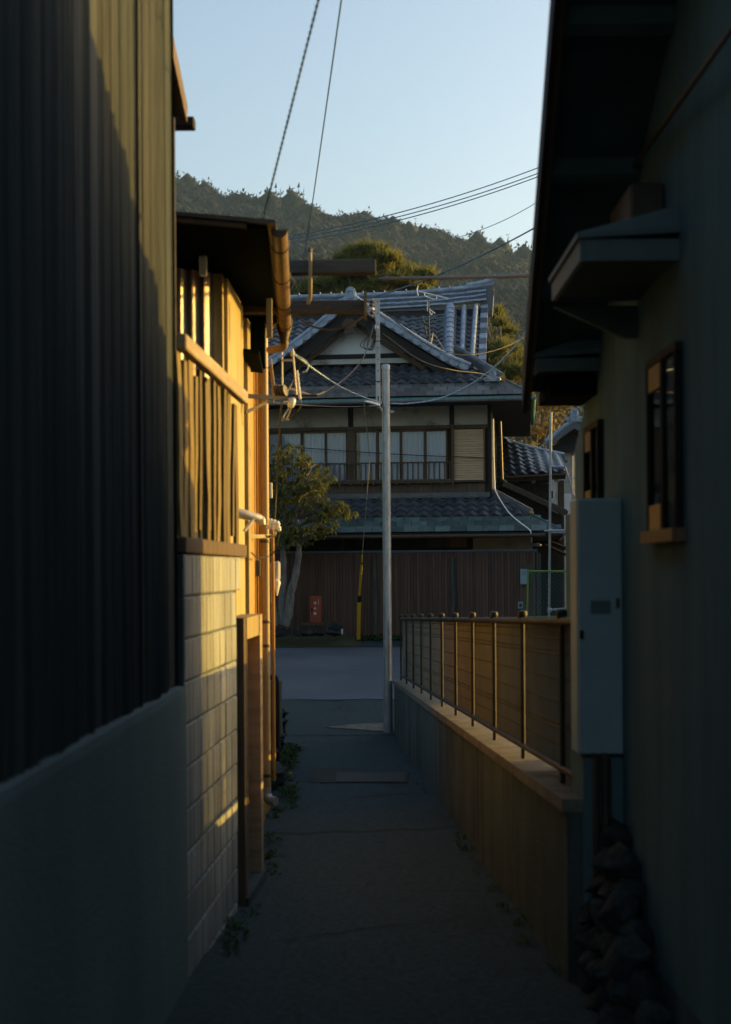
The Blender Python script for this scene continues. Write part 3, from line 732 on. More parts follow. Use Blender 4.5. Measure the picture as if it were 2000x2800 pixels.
b=MB(); c0=P(750,1862,14.6); b.lathe([(.11,-.55),(.10,-.2),(.105,0),(.09,.02)],Matrix.Translation((c0.x-.02,14.6,c0.z)),10)
tag(b.build('tree_stump',oldpost),'old wooden stump post standing behind the black bent pipe','post')

# things on the lane surface
dc=thing('drain_cover','rust brown rectangular patch cover set in the lane near the downpipe','cover',(-.1,11.2,-.45))
q=[P(873,2141,12.),P(1118,2141,12.)]
def on_ground(px,py):
    for i in range(400):
        Y=5+i*.05
        if P(px,py,Y).z<=G(Y)+.01: return P(px,py,Y)
A=on_ground(875,2142); B_=on_ground(1115,2142); C_=on_ground(1118,2114); D_=on_ground(882,2114)
def slabq(pts,h,name,m,parent,inset=0):
    c=sum(pts,Vector())/4; pts=[p+(c-p)*inset for p in pts]; b=MB()
    b.hexa([Vector((p.x,p.y,G(p.y)-.02)) for p in pts]+[Vector((p.x,p.y,G(p.y)+h)) for p in pts]); return b.build(name,m,parent)
slabq([A,B_,C_,D_],.016,'surround',patch_m,dc)
A2=A.lerp(B_,.14); D2=D_.lerp(C_,.14); slabq([A2,B_,C_,D2],.021,'cover_plate',cover_m,dc,.08)
cs=[on_ground(895,1990),on_ground(1048,2004),on_ground(1048,1978),on_ground(960,1982)]
b=MB(); pts=[on_ground(893,1992),on_ground(1062,2005),on_ground(1062,1981),on_ground(985,1982)]
b.hexa([Vector((p.x,p.y,G(p.y)-.02)) for p in pts]+[Vector((p.x,p.y,G(p.y)+.03)) for p in pts])
tag(b.build('concrete_slab',conc_top),'pale concrete slab in the lane at the foot of the steel pole','slab')
c=on_ground(794,2115); b=MB(); b.box(c.x-.02,c.x+.022,c.y-.03,c.y+.03,G(c.y),G(c.y)+.022,bev=.004)
tag(b.build('boundary_marker',yellow_m),'tiny yellow survey marker on the dark lane','marker')
b=MB(); l=[Vector((-.85+.1*i,10.9+.05*math.sin(i*1.3)+.02*i,0)) for i in range(20)]
for p in l: p.z=G(p.y)+.016+bumpz(p.x,p.y)*.6
for i in range(len(l)-1):
    b.add([l[i]+Vector((0,-.012,0)),l[i+1]+Vector((0,-.012,0)),l[i+1]+Vector((0,.012,0)),l[i]+Vector((0,.012,0))],[(0,1,2,3)])
tag(b.build('tar_seam',black_m,fix=False),'dark tar seam across the lane by the cover','seam')
rnd=random.Random(12)
def crack(x,y,dx,dy,n,w,label):
    b=MB(); p=Vector((x,y,0)); a=math.atan2(dy,dx); pts=[]
    for i in range(n):
        pts.append(Vector((p.x,p.y,G(p.y)+.012+bumpz(p.x,p.y)*.6))); a+=jit(.5); a=lerp(a,math.atan2(dy,dx),.35); p=p+Vector((math.cos(a),math.sin(a),0))*.09
    for i in range(n-1):
        t=(pts[i+1]-pts[i]).normalized(); s=Vector((-t.y,t.x,0))*w*(.4+.6*math.sin(math.pi*(i+.5)/n)); b.add([pts[i]-s,pts[i+1]-s,pts[i+1]+s,pts[i]+s],[(0,1,2,3)])
    tag(b.build('crack',black_m,fix=False),label,'crack',kind='structure')
crack(-.55,7.2,1,.5,14,.006,'jagged crack in the lane near its left side')
crack(.15,8.6,.8,-.25,10,.005,'short crack in the middle of the lane')
crack(-.3,13.2,1,.1,13,.009,'crack across the lane beyond the iron cover')
def patch(x0,x1,y0,y1,label):
    xs=[lerp(x0,x1,i/6)+jit(.015) for i in range(7)]; ys=[lerp(y0,y1,i/8) for i in range(9)]; xs.sort()
    o=grid('asphalt_patch',xs,ys,lambda x,y:G(y)+.0115+bumpz(x,y)*.6,patch_m)
    for v in o.data.vertices: v.co.x+=jit(.012); v.co.y+=jit(.02)
    tag(o,label,'patch')
patch(-.62,-.1,14.6,16.0,'repair patch on the left half of the lane beyond the cover')

# ============================================================ steel pole, angle bar, street light
PY=20.35
pb=P(1062,2001,PY); sp_=thing('steel_pole','slim grey galvanised steel pole at the lane end','pole',(pb.x,PY,G(PY)-.1))
zt=P(1057,1004,PY).z; x=pb.x
b=MB(); b.tube([(x,PY,G(PY)-.15),(x,PY,zt)],[.068,.057],16); shaft=b.build('shaft',galv,sp_,smooth=True)
b=MB(); b.lathe([(.058,-.03),(.0625,-.03),(.0625,.035),(.05,.05),(.01,.058)],Matrix.Translation((x,PY,zt-.01)),16); b.build('cap',galv,sp_,smooth=True)
for py in (1125,1126.5):
    pass
zc=P(1060,1126,PY).z
b=MB(); b.lathe([(.060,-.02),(.064,-.02),(.064,.02),(.060,.02)],Matrix.Translation((x,PY,zc)),16); b.box(x+.06,x+.105,PY-.02,PY+.005,zc-.02,zc+.02); b.tube([(x+.08,PY-.01,zc),(x+.125,PY-.01,zc)],.012,6); b.build('band_clamp',galv,sp_)
zc=P(1060,1494,PY).z
b=MB(); b.lathe([(.0625,-.004),(.0645,-.004),(.0645,.004),(.0625,.004)],Matrix.Translation((x,PY,zc)),16); b.build('seam_ring',zinc,sp_,smooth=True)
b=MB()
for py in (1015,1320,1420,1518):
    z=P(1060,py,PY).z; b.tube([(x+.004,PY-.055,z),(x+.004,PY-.068,z)],.007,8)
b.build('bolt_hole',black_m,sp_)
# perforated angle bar fixed left of the pole head
xa=P(1034,1000,PY-.02).x; za=P(1034,818,PY).z; zb=P(1034,1112,PY).z
ab=thing('angle_bar','perforated zinc angle bar rising above the steel pole head','bar',(xa,PY-.1,zb))
b=MB(); n=7; zz=zb
b.box(xa-.034,xa+.034,PY-.062,PY-.056,zb,za); b.box(xa-.034,xa-.028,PY-.056,PY+.0,zb,za); b.build('bar',zinc,ab)
b=MB()
for i in range(8):
    z=lerp(zb+.35,za-.05,i/7); b.lathe([(.009,0),(.009,.002)],Matrix.Translation((xa,PY-.0625,z))@Matrix.Rotation(R(90),4,'X'),8)
b.box(xa-.008,xa+.008,PY-.0645,PY-.0625,zb+.06,zb+.15); b.build('punched_hole',black_m,ab)
b=MB(); b.box(xa-.028,x-.055,PY-.055,PY+.02,zb+.03,zb+.07); b.build('mounting_bracket',galv,ab)
for z in (zb+.95,zb+.36):
    b=MB(); b.box(xa-.037,xa+.037,PY-.065,PY+.003,z-.006,z+.006); b.build('strap',black_m,ab)
st=thing('street_light','flat white lamp head fixed low on the angle bar','street light',P(1030,1110,PY-.1))
l0=P(997,1098,PY-.35); l1=P(1040,1112,PY-.08)
b=MB(); d=(l1-l0); sd=Vector((0,1,0)).cross(d).normalized()
pr=[(0,.006),(.15,.022),(.45,.035),(.8,.04),(1,.03)]
vs=[];fs=[]
for t,h in pr:
    c=l0+d*t; w=.035+.05*min(1,t*2.2)
    for (yy,zz) in ((-w,0),(w,0),(w*.8,h),(-w*.8,h)): vs.append(c+Vector((0,yy,zz)))
for i in range(len(pr)-1):
    for k in range(4): fs.append((i*4+k,i*4+(k+1)%4,i*4+4+(k+1)%4,i*4+4+k))
fs += [(0,1,2,3),(16,17,18,19)]
b.add(vs,fs); b.build('housing',white_pl,st)
b=MB(); b.box((l0.x*.7+l1.x*.3),l1.x-.05,l0.y+.1,l1.y-.05,lerp(l0.z,l1.z,.7)-.022,lerp(l0.z,l1.z,.7)-.012); b.build('lens',grey_box,st)
b=MB(); b.beam(l1,(xa,PY-.06,l1.z-.005),.05,.045); b.tube([(l1.x+.02,l1.y-.03,l1.z-.03),(l1.x+.02,l1.y-.03,l1.z-.06)],.02,8); b.build('arm',galv,st)

# ============================================================ wooden crossarms reaching from the left house
def arm(p,w,hh,Y,label,x_l):
    t=thing('crossarm',label,'crossarm',(p[0].x,Y,p[0].z),'timber crossarms on the left house')
    b=MB(); b.box(x_l,p[1].x,Y-w/2,Y+w/2,p[0].z-hh/2,p[0].z+hh/2,bev=.006); b.build('beam',beam_m,t); return t
ca=arm((P(725,733,9.8),P(1029,733,9.8)),.1,.095,9.8,'upper grey timber crossarm with a bent pin standing on it',-1.0)
cb=arm((P(640,842,9.9),P(996,842,9.9)),.1,.085,9.9,'lower grey timber crossarm with a short upright board on its end',-1.0)
e=P(999,842,9.85); z0=P(999,868,9.85).z; z1=P(999,798,9.85).z
b=MB(); b.box(e.x-.009,e.x+.013,9.8,9.96,z0,z1); b.build('end_board',plank_m,cb)
for px_ in (900,960): 
    q=P(px_,842,9.85); b=MB(); b.lathe([(.012,0),(.012,.01),(.006,.012)],Matrix.Translation((q.x,9.85,q.z))@Matrix.Rotation(R(90),4,'X'),8); b.build('bolt',dark_metal,cb)
pin=curve([P(843,832,9.84),P(848,812,9.82),P(849,790,9.78),P(849,725,9.74),P(848,690,9.74)],5)
b=MB(); b.tube(pin,.014,10); b.build('pin',pipe_m,ca,smooth=True)
b=MB(); q=P(848,688,9.74); b.lathe([(.015,-.0),(.017,.0),(.017,.022),(.008,.03)],Matrix.Translation(q),10); b.build('pin_cap',dark_metal,ca)
def insul(p,axis,label,mats=(porc_brown,porcelain,porc_brown),r=.028,n=3,gap=.03,cat='insulator',group=None):
    t=thing('insulator',label,cat,p,group); m=Matrix.Translation(p)@Vector(axis).to_track_quat('Z','Y').to_matrix().to_4x4()
    for i in range(n):
        b=MB(); b.lathe([(r*.45,i*gap),(r,i*gap+gap*.25),(r*.95,i*gap+gap*.55),(r*.45,i*gap+gap*.8)],m,12); b.build('disc',mats[i%len(mats)],t,smooth=True)
    b=MB(); b.lathe([(r*.22,-gap*.7),(r*.22,n*gap+gap*.5)],m,8); b.build('bolt',dark_metal,t); return t
insul(P(1017,860,9.9),(0,0,1),'brown and white insulator stack at the lower crossarm end',r=.021,n=4,gap=.027)
insul(P(715,612,7.6),(.3,.9,.2),'small glassy insulator on the roof edge under the twisted cable',(porcelain,),r=.02,n=2,gap=.02)
ib=thing('cable_bracket','dark iron bracket arm with four ribbed discs by the downpipe','bracket',P(700,1087,9.6))
b=MB(); b.beam(P(655,1081,9.4),P(790,1091,9.6),.02,.028); b.beam(P(672,1128,9.4),P(745,1092,9.55),.016,.02); b.build('arm',dark_metal,ib)
for k in range(4):
    q=P(757+k*7.5,1068,9.6); b=MB(); b.lathe([(.006,-.008),(.04,-.006),(.04,.006),(.006,.008)],Matrix.Translation(q)@Matrix.Rotation(R(80),4,'Y')@Matrix.Rotation(R(20),4,'X'),14); b.build('disc',dark_metal,ib,smooth=True)
b=MB(); b.tube([P(776,1094,9.6),P(797,1095,9.6)],.016,8); b.lathe([(.006,-.05),(.022,-.035),(.026,-.012),(.018,.02),(.01,.026)],Matrix.Translation(P(800,1098,9.6))@Matrix.Rotation(R(25),4,'Y'),12); b.build('cable_end_bulb',white_pl,ib,smooth=True)
ic=thing('lower_bracket','short dark iron bracket with three white glazed insulators low by the downpipe','bracket',P(720,1467,10.6))
b=MB(); b.beam(P(680,1467,10.4),P(738,1466,10.7),.02,.028); b.build('arm',dark_metal,ic)
for k in range(3):
    b=MB(); q=P(739+k*11,1432+k*3,10.65); b.lathe([(.004,-.045),(.015,-.04),(.02,-.015),(.012,-.002),(.02,.012),(.014,.036),(.004,.04)],Matrix.Translation(q)@Matrix.Rotation(R(15-k*14),4,'Y'),12); b.build('insulator',porcelain,ic,smooth=True)
b=MB(); b.tube(curve([P(738,1466,10.7),P(752,1465,10.66),P(753,1452,10.65),P(748,1440,10.65)],4),.008,6); b.build('hook',galv,ic,smooth=True)
mtb=thing('electric_meter','pale grey rounded meter cover hung behind the downpipe','meter',P(757,1560,11.35))
a=P(748,1588,11.38); c_=P(767,1535,11.38)
b=MB(); b.box(a.x-.02,c_.x,11.3,11.40,a.z,c_.z,bev=.014); b.build('cover',grey_box,mtb)
b=MB(); b.box(a.x-.01,a.x+.006,11.24,11.299,P(750,1648,11.3).z,P(750,1580,11.3).z,bev=.004); b.build('side_cover',white_pl,mtb)
b=MB(); q=P(758,1592,11.27); b.lathe([(.004,.03),(.026,.01),(.03,-.006),(.02,-.04),(.004,-.11)],Matrix.Translation(q),10); b.build('torn_cap',white_pl,mtb,smooth=True)
b=MB(); a=P(703,1576,10.9); c_=P(713,1532,10.9); b.box(a.x-.02,c_.x,10.88,10.92,a.z,c_.z,bev=.003); tag(b.build('name_plate',cap_blue),'small blue edged plate fixed beside the downpipe','plate')
b=MB(); a=P(738,1362,11.6); c_=P(745,1320,11.6); b.box(a.x,c_.x,11.58,11.62,a.z,c_.z,bev=.003); o=b.build('notice_plate',white_pl); tag(o,'white plate behind the downpipe beside the tree, lower one','plate','white plates behind the downpipe')

# ============================================================ cables
def cable(pts,r,m,label,name='cable',n=6,group=None):
    b=MB(); b.tube(pts,r,n); return tag(b.build(name,m,None,smooth=True),label,'cable',group)
a=P(718,604,7.62); c_=P(871,0,6.2); far=a+(c_-a)*2.2
o=twist(sag(a,far,.0,3),.0036,.0034,.08).build('twisted_cable',blue_wire,None,smooth=True); tag(o,'twisted dark cable climbing from the left roof edge to the sky','cable')
a=P(800,905,24); c_=P(929,0,8.5); far=c_+(c_-a)*.25
cable(sag(a,far,.12),.0052,blue_wire,'single straight dark cable rising steeply right of the twisted one')
for k,(y0,y1,lab) in enumerate(((634,436,'uppermost thin wire sloping up across the wooded hill'),(641,452,'middle thin wire of the three across the wooded hill'),(652,461,'lowest thin wire of the three across the wooded hill'))):
    cable(sag(P(700,y0+26,46),P(1560,y1-12,46),.35),.016,blue_wire,lab)
cable(sag(P(1255,648,60),P(1560,490,60),.3),.015,blue_wire,'faint short wire against the sky above the right hill slope')
cable(sag(P(1010,815,20.3),P(1520,590,17),.1),.010,blue_wire,'blue grey wire running from the angle bar up to the right')
b=MB(); l=[P(1040,762,9.9),P(1200,760,9.0),P(1340,757,8.2),P(1465,753,7.4)]; b.tube(l,[.012,.012,.011,.011],8); b.tube([l[0]+Vector((-.01,.0,.012)),l[0]+Vector((.02,-.02,.018)),l[0]+Vector((.05,-.06,.004))],.006,6)
tag(b.build('thick_cable',dark_metal,None,smooth=True),'thick black cable stretched level to the right house','cable')
cable(curve([P(808,858,9.8),P(845,888,9.8),P(900,902,9.8),P(950,892,9.8),P(996,864,9.8)],8),.0075,brown_cable,'brown cable hanging in a loop below the lower crossarm')
w=curve([P(1022,890,20.2),P(1005,950,19.5),P(990,985,18.5),P(950,1030,16.3),P(900,1065,14),P(862,1080,12.4),P(830,1074,11),P(790,1062,9.75)],8)
cable(w,.0085,brown_cable,'brown cable sagging from the angle bar down to the left')
for k in range(3):
    w=curve([P(1022+k*3,880,20.2),P(1008+k*5,915,20.2),P(987+k*9,940-k*2,20.2),P(992+k*8,950+k*2,20.2),P(1010+k*5,955,20.2),P(1023+k*2,930,20.2),P(1028,905,20.2)],6)
    cable(w,.006,cable_m,'black slack cable loop hanging beside the angle bar',group='slack loops by the angle bar')
tn=(P(1030,898,20.2)); insul(tn,(0,-1,.2),'white clamp insulator on the angle bar above the slack loops',(porcelain,),r=.03,n=2,gap=.04)
cable(curve([P(1046,912,20.2),P(1150,985,22),P(1240,1012,25),P(1320,1022,29),P(1345,1036,31)],8),.010,brown_cable,'brown cable dipping from the angle bar along the roof slope')
cable(curve([P(1046,850,20.3),P(1110,900,21),P(1175,945,22),P(1240,968,23),P(1310,968,25),P(1390,945,27),P(1470,900,29)],8),.008,brown_cable,'thin brown cable crossing in front of the descending roof ridges')
a=[P(1070,1103,20.3),P(1120,1103,20),P(1200,1090,19.2),P(1280,1055,18),P(1350,1005,17),P(1410,945,16),P(1450,890,15.3)]
o=twist(curve(a,6),.0062,.0052,.3).build('twisted_cable',blue_cable,None,smooth=True); tag(o,'pale blue twisted cable curving from the pole up to the right eave','cable')
a=[P(808,970,9.75),P(870,1018,12.3),P(940,1062,15.5),P(1000,1088,18.5),P(1036,1098,20.3)]
o=twist(curve(a,6),.0045,.004,.22).build('twisted_cable',blue_cable,None,smooth=True); tag(o,'pale blue twisted cable from the roof rack down to the lamp','cable')
cable(curve([P(812,972,9.75),P(835,985,9.75),P(844,1000,9.75),P(838,1015,9.75),P(828,1018,9.75)],6),.005,blue_cable,'blue cable end curling by the roof rack')
cable(sag(P(745,1101,10.9),P(1010,1110,20.4),.02),.004,cable_m,'thin straight wire running level to the lamp head')
gy=31.2
gp0=P(996,1105,20.25)
gw=thing('guy_wire','thin stay wire with a yellow guard sleeve running down to the street edge','guy wire',(P(980,1748,gy).x,gy,G(gy)))
g1=P(991,1518,29.6); g2=P(987,1625,30.6); g3=P(980,1752,gy)
b=MB(); b.tube([gp0,P(1012,1250,23.5),g1],.006,6); b.build('wire',zinc,gw)
b=MB(); b.tube([g1,P(990,1538,29.8)],.018,8); b.build('guard_tip',yellow_m,gw)
b=MB(); b.tube([P(990,1538,29.8),P(989.5,1543,29.85)],.02,8); b.build('guard_band',black_m,gw)
b=MB(); b.tube([P(989.5,1543,29.85),P(983.5,1628,30.55)],.026,10); b.build('guard_sleeve',yellow_m,gw,smooth=True)
b=MB(); b.tube([P(983.6,1628,30.55),P(983,1645,30.65)],.042,10); b.build('guard_band',black_m,gw,smooth=True)
b=MB(); b.tube([P(983,1645,30.65),P(980.5,1748,gy)],.043,10); b.build('guard_sleeve',yellow_m,gw,smooth=True)
b=MB(); b.tube([P(980.7,1746,gy),P(980.3,1758,gy)],.047,10); b.build('guard_band',black_m,gw)
for k in range(3):
    cable(curve([P(738+k*2,1005-k*12,10.95),P(743+k*3,1040,10.95),P(746+k*3,1075,10.93),P(742+k*3,1098,10.9)],6),.0055,pipe_m,'tan wire strand hanging beside the downpipe under the hopper',group='tan strands beside the downpipe')
cable(curve([P(772,1085,9.6),P(764,1180,10),P(758,1300,10.6),P(752,1420,10.7)],6),.006,cable_m,'dark cable dropping between the two iron brackets')
cable(curve([P(797,1104,9.6),P(787,1122,9.6),P(778,1135,9.6),P(772,1150,9.6)],5),.005,blue_cable,'short blue wire tail below the disc bracket')
cable(curve([P(824,1095,9.75),P(822,1112,9.75),P(808,1132,9.75),P(790,1147,9.8),P(776,1146,9.6),P(765,1138,9.6)],6),.005,cable_m,'black drooping wire under the disc bracket')
cable(curve([P(800,1103,9.6),P(792,1128,9.6),P(783,1148,9.6)],5),.005,pale_beam,'cream wire tail below the disc bracket')
cable(curve([P(688,1512,8.8),P(705,1524,9.8),P(728,1524,10.6),P(748,1512,10.7),P(758,1490,10.7),P(763,1460,10.7)],6),.005,cable_m,'dark cable looping round the downpipe below the lower bracket')
# rack of rods standing on the bracket arm
rk=thing('cable_rack','small rack of zinc rods and a white tube standing above the disc bracket','rack',P(800,1085,9.75))
def Z1(x,y,Y=9.75): return P(720+x/4.06,740+y/4.06,Y)
b=MB(); b.box(0,0,0,0,0,0); b=MB()
b.tube([Z1(210,905),Z1(216,1370)],.0062,6); b.build('rod',zinc,rk)
b=MB(); b.tube([Z1(328,870),Z1(340,1000),Z1(372,1380)],.0066,6); b.build('rod',zinc,rk)
b=MB(); b.tube([Z1(376,1108,9.72),Z1(412,1430,9.72)],.0085,8); b.build('conduit_tube',white_pl,rk,smooth=True)
b=MB(); b.tube([Z1(362,1180),Z1(235,1400)],.004,5); b.build('brace',zinc,rk)
b=MB(); b.beam(Z1(225,995),Z1(335,995),.008,.014); b.build('cross_bar',zinc,rk)
b=MB(); b.tube([Z1(130,1388,9.8),Z1(600,1385,9.8)],.0085,8); b.build('base_pipe',rust_rail,rk,smooth=True)
for k in range(3):
    b=MB(); b.lathe([(.004,-.004),(.016,-.003),(.016,.003),(.004,.004)],Matrix.Translation(Z1(327,905+k*17)),10); b.build('disc',porcelain,rk)

# ============================================================ far house across the street
HR=R(-6.5)
house=thing('tiled_house','large two storey tiled house with white gable facing the lane end','house',(0,33,0),None,HR)
ORG[house]=Vector((0,0,0))
HM=Matrix.Translation((0,33,0))@Matrix.Rotation(HR,4,'Z'); HI=HM.inverted()
camP=Vector((0,0,CZ))
def H(px,py,d):
    a=HI@camP; b=HI@P(px,py,1.0); r=b-a; t=(d-a.y)/r.y; return a+r*t
def c2(x,y): return 700+x/1.8044, 1100+y/1.8044
def c1(x,y): return 700+x/2.03, 650+y/2.03
def HB(pxa,pya,pxb,pyb,d0,d1,name,m,parent=None,bev=0):   # box whose front face spans the pixel rectangle
    a=H(pxa,pya,d0); c=H(pxb,pyb,d0); b=MB(); b.box(min(a.x,c.x),max(a.x,c.x),d0,d1,min(a.z,c.z),max(a.z,c.z),bev=bev)
    return b.build(name,m,parent or house)
def HB2(x0,y0,x1,y1,d0,d1,name,m,parent=None,bev=0): return HB(*c2(x0,y0),*c2(x1,y1),d0,d1,name,m,parent,bev)
XLo=-5.0; XRo=H(1345,1200,0).x
# core volumes
b=MB(); b.box(XLo,XRo-.01,.75,9,0,6.6); b.build('rear_block',dark_wood,house)
b=MB(); b.box(XLo,XRo-.02,.25,.7,0,3.3); b.build('ground_floor_wall',dark_wood,house)
# upper wall pieces
ztop=5.75; zl=H(1000,1172,0).z; zsill=H(1000,1322,0).z; zj=H(1000,1358,0).z
xs_=[XLo,H(*c2(455,60),0).x,H(*c2(480,60),0).x,H(*c2(955,60),0).x,H(*c2(978,60),0).x,H(*c2(1143,60),0).x]
for x0,x1 in ((xs_[0],xs_[1]),(xs_[2],xs_[3]),(xs_[4],xs_[5])):
    b=MB(); b.box(x0+.002,x1-.002,.012,.16,zl+.05,ztop); b.build('plaster_panel',plaster_g,house)
for x0,x1 in ((xs_[1],xs_[2]),(xs_[3],xs_[4])):
    b=MB(); b.box(x0,x1,-.01,.16,zl+.05,ztop); b.build('post',dark_wood,house)
b=MB(); b.box(xs_[5],XRo,-.01,.16,zj-.1,ztop); b.build('corner_post',dark_wood,house)
b=MB(); b.box(XLo,xs_[5]-.002,-.03,.16,zl-.03,zl+.048); b.build('lintel',brown_wood,house)
b=MB(); b.box(XLo,xs_[5]-.002,-.015,.16,zj-.15,zsill-.02); 
wb=b.build('apron_wall',dark_wood,house)
x=XLo+.02; 
while x<xs_[5]-.2:
    if x>-2.6:
        b=MB(); b.box(x,x+.20,-.028,-.0155,zj+.02,zsill-.03); b.build('apron_board',brown_wood,wb)
    x+=.206
# boards on the side of the shutter box and right wall end
xsh=H(*c2(1128,250),0).x
b=MB(); b.box(xs_[4]-.02,xs_[5]-.002,.03,.16,zsill-.018,zl-.032); b.build('wall_board',dark_wood,house)
# window bays
bars=[60,120,228,345,460,486,600,716,835,946]
wz0=zsill-.02; wz1=zl-.032
b=MB(); b.box(XLo,H(*c2(60,200),.0).x,.0,.05,wz0,wz1); b.build('window_shutter',brown_wood,house)
wins=[]; rnd_c=random.Random(6)
for i in range(len(bars)-1):
    a,c_=bars[i],bars[i+1]
    if (a,c_)==(460,486):
        xa=H(*c2(452,200),0).x; xb_=H(*c2(490,200),0).x
        b=MB(); b.box(xa,xb_,-.02,.1,wz0,wz1); b.build('window_post',brown_wood,house); continue
    xa=H(*c2(a,200),0).x; xb_=H(*c2(c_,200),0).x
    if c_==460: xb_=H(*c2(452,200),0).x-.003
    if a==486: xa=H(*c2(490,200),0).x+.003
    fw=.035; dd=0 if i%2 else .03
    b=MB(); b.box(xa+.003,xa+fw,dd,dd+.03,wz0,wz1); b.box(xb_-fw,xb_-.003,dd,dd+.03,wz0,wz1); b.box(xa+fw+.001,xb_-fw-.001,dd,dd+.03,wz1-.06,wz1); b.box(xa+fw+.001,xb_-fw-.001,dd,dd+.03,wz0,wz0+.09)
    wf=b.build('window',brown_wood,house)
    b=MB(); b.box(xa+fw,xb_-fw,dd+.01,dd+.015,wz0+.09,wz1-.06); b.build('pane',glass,wf)
    # pleated curtain
    b=MB(); n=36; gap=(0,.06,0,.02,.12,0,.03,.0,.05)[i%9]; lft=(.03,0,.05,0,0,.1,0,.02,0)[i%9]; ph_=rnd_c.uniform(0,6); am=rnd_c.uniform(.012,.03)
    for j in range(n+1):
        x=lerp(xa+lft,xb_-gap,j/n); yy=.115+am*math.sin(j*(1.1+.25*math.sin(ph_))+ph_)+.012*math.sin(j*.47+2*ph_)
        b.v += [(x,yy,wz0-.0),(x,yy,wz1-.01)]
    for j in range(n): b.f.append((2*j,2*j+1,2*j+3,2*j+2))
    b.build('curtain',curtain,wf,smooth=2,fix=False)
b=MB(); b.box(XLo,xs_[4],.45,.5,wz0,wz1); b.build('room_back',dark_wood,house)
# balcony railing
rt=H(*c2(700,295),-.12).z; rb=H(*c2(700,384),-.12).z; xr1=H(*c2(968,300),-.12).x
b=MB(); b.box(-3.6,xr1,-.14,-.10,rt-.03,rt); rail=b.build('railing',brown_wood,house)
b=MB(); b.box(-3.6,xr1,-.14,-.10,rb-.03,rb+.012); b.build('bottom_rail',brown_wood,rail)
x=-2.6; k=0
bal=MB(); bal.box(-.011,.011,-.011,.011,0,1); balm=bal.mesh('baluster',brown_wood)
while x<xr1-.05:
    inst('baluster',balm,frame((x,-.12,rb+.013),(1,0,0),(0,1,0),(0,0,rt-.031-rb-.013)),rail); x+=.125
b=MB(); b.box(xr1-.01,xr1+.05,-.16,-.02,rb-.12,H(*c2(968,110),-.1).z); b.build('railing_post',brown_wood,rail)
b=MB(); b.box(-3.6,xr1,-.13,-.02,rb-.075,rb-.04); b.build('ledge',brown_wood,rail)
for k in range(20):
    x=-2.5+k*.27
    if x<xr1: b=MB(); b.box(x,x+.05,-.15,-.03,rb-.11,rb-.076); b.build('ledge_bracket',brown_wood,rail)
# slatted shutter box
a=H(*c2(976,134),-.1); c_=H(*c2(1124,381),-.1)
b=MB(); b.box(a.x-.03,a.x-.002,-.12,.03,c_.z-.02,a.z+.02); b.box(c_.x+.002,c_.x+.035,-.12,.03,c_.z-.02,a.z+.02); b.box(a.x-.03,c_.x+.035,-.125,.03,a.z+.021,a.z+.05); b.box(a.x-.03,c_.x+.035,-.125,.03,c_.z-.05,c_.z-.021); b.box(a.x,c_.x,-.01,.0,c_.z-.02,a.z+.02)
sb=b.build('shutter_box',brown_wood,house)
n=21; sl=MB(); sl.box(0,c_.x-a.x,0,.012,-.035,.035); slm=sl.mesh('slat',shutter_m)
for k in range(n):
    z=lerp(c_.z+.03,a.z-.03,k/(n-1)); inst('slat',slm,Matrix.Translation((a.x,-.075,z))@Matrix.Rotation(R(-28),4,'X'),sb)

# roof tiles
def tile_mesh(W,L,name='tile',m=tile_m,hump=.03):
    b=MB(); n=8; prof=[]
    for i in range(n+1):
        u=i/n; prof.append((u*W*1.06,hump*1.15*(math.sin(2*math.pi*(u*.98-.08)))*(1 if 1 else 0)))
    for y,dz in ((0,.034),(L*1.12,.0)):
        for x,z in prof: b.v.append((x,y,z+dz))
    for x,z in prof: b.v.append((x,.0,z-.012))
    m1=n+1
    for i in range(n): b.f += [(i,i+1,m1+i+1,m1+i),(2*m1+i,2*m1+i+1,i+1,i)]
    b.f += [(0,m1,2*m1)]
    me=b.mesh(name,m,smooth=2,fix=False)
    try: me.set_sharp_from_angle(angle=R(50))
    except Exception: pass
    return me
TW,TL=.272,.245
tmesh=tile_mesh(TW,TL)
rnd=random.Random(2)
def tiles(parent,O,ex,eu,cols,rows,ok=None,W=TW,L=TL,me=tmesh,name='tile',stagger=False):
    O=Vector(O); ex=Vector(ex).normalized(); eu=Vector(eu).normalized(); en=ex.cross(eu); n=0
    for r in range(rows):
        for c in range(cols):
            p=O+ex*(c*W+(W/2 if stagger and r%2 else 0))+eu*(r*L)
            if ok and not ok(p,c,r): continue
            tl=rnd.uniform(-.012,.012); x2=(ex+en*tl).normalized(); u2=(eu-en*(.0)).normalized()
            inst(name,me,frame(p+en*(.008+rnd.uniform(0,.008)),x2,u2,x2.cross(u2)),parent); n+=1
    return n
# --- skirt roof under the gable
e0=H(1000,1088,-1.0); t0=H(1000,1000,.62)
zE,zT=e0.z,t0.z; dE,dT=-1.0,.62; slp=(zT-zE)/(dT-dE)
cr=H(1454,1083,-1.0); XC=cr.x; hipx=H(1290,1003,.62).x
dS=-1.0+.62
def sk(x,d,o=0): return Vector((x,d,zE+(d-dE)*slp+o))
hx=lambda d: lerp(XC,hipx,(d-dE)/(dT-dE))
b=MB(); b.v=[sk(XLo,dE,-.03),sk(XC,dE,-.03),sk(hipx,dT,-.03),sk(XLo,dT,-.03)]; b.f=[(0,1,2,3)]
b.v += [Vector((XC,8,zE-.03)),Vector((hipx,8,zT-.03))]; b.f.append((1,4,5,2))
b.v += [(XLo,dE,zE-.10),(XC,dE,zE-.10),(XC,8,zE-.10),(XLo,8,zE-.10)]; b.f += [(0,1,7,6),(1,4,8,7),(6,7,8,9)]
skr=b.build('skirt_roof',dark_wood,house)
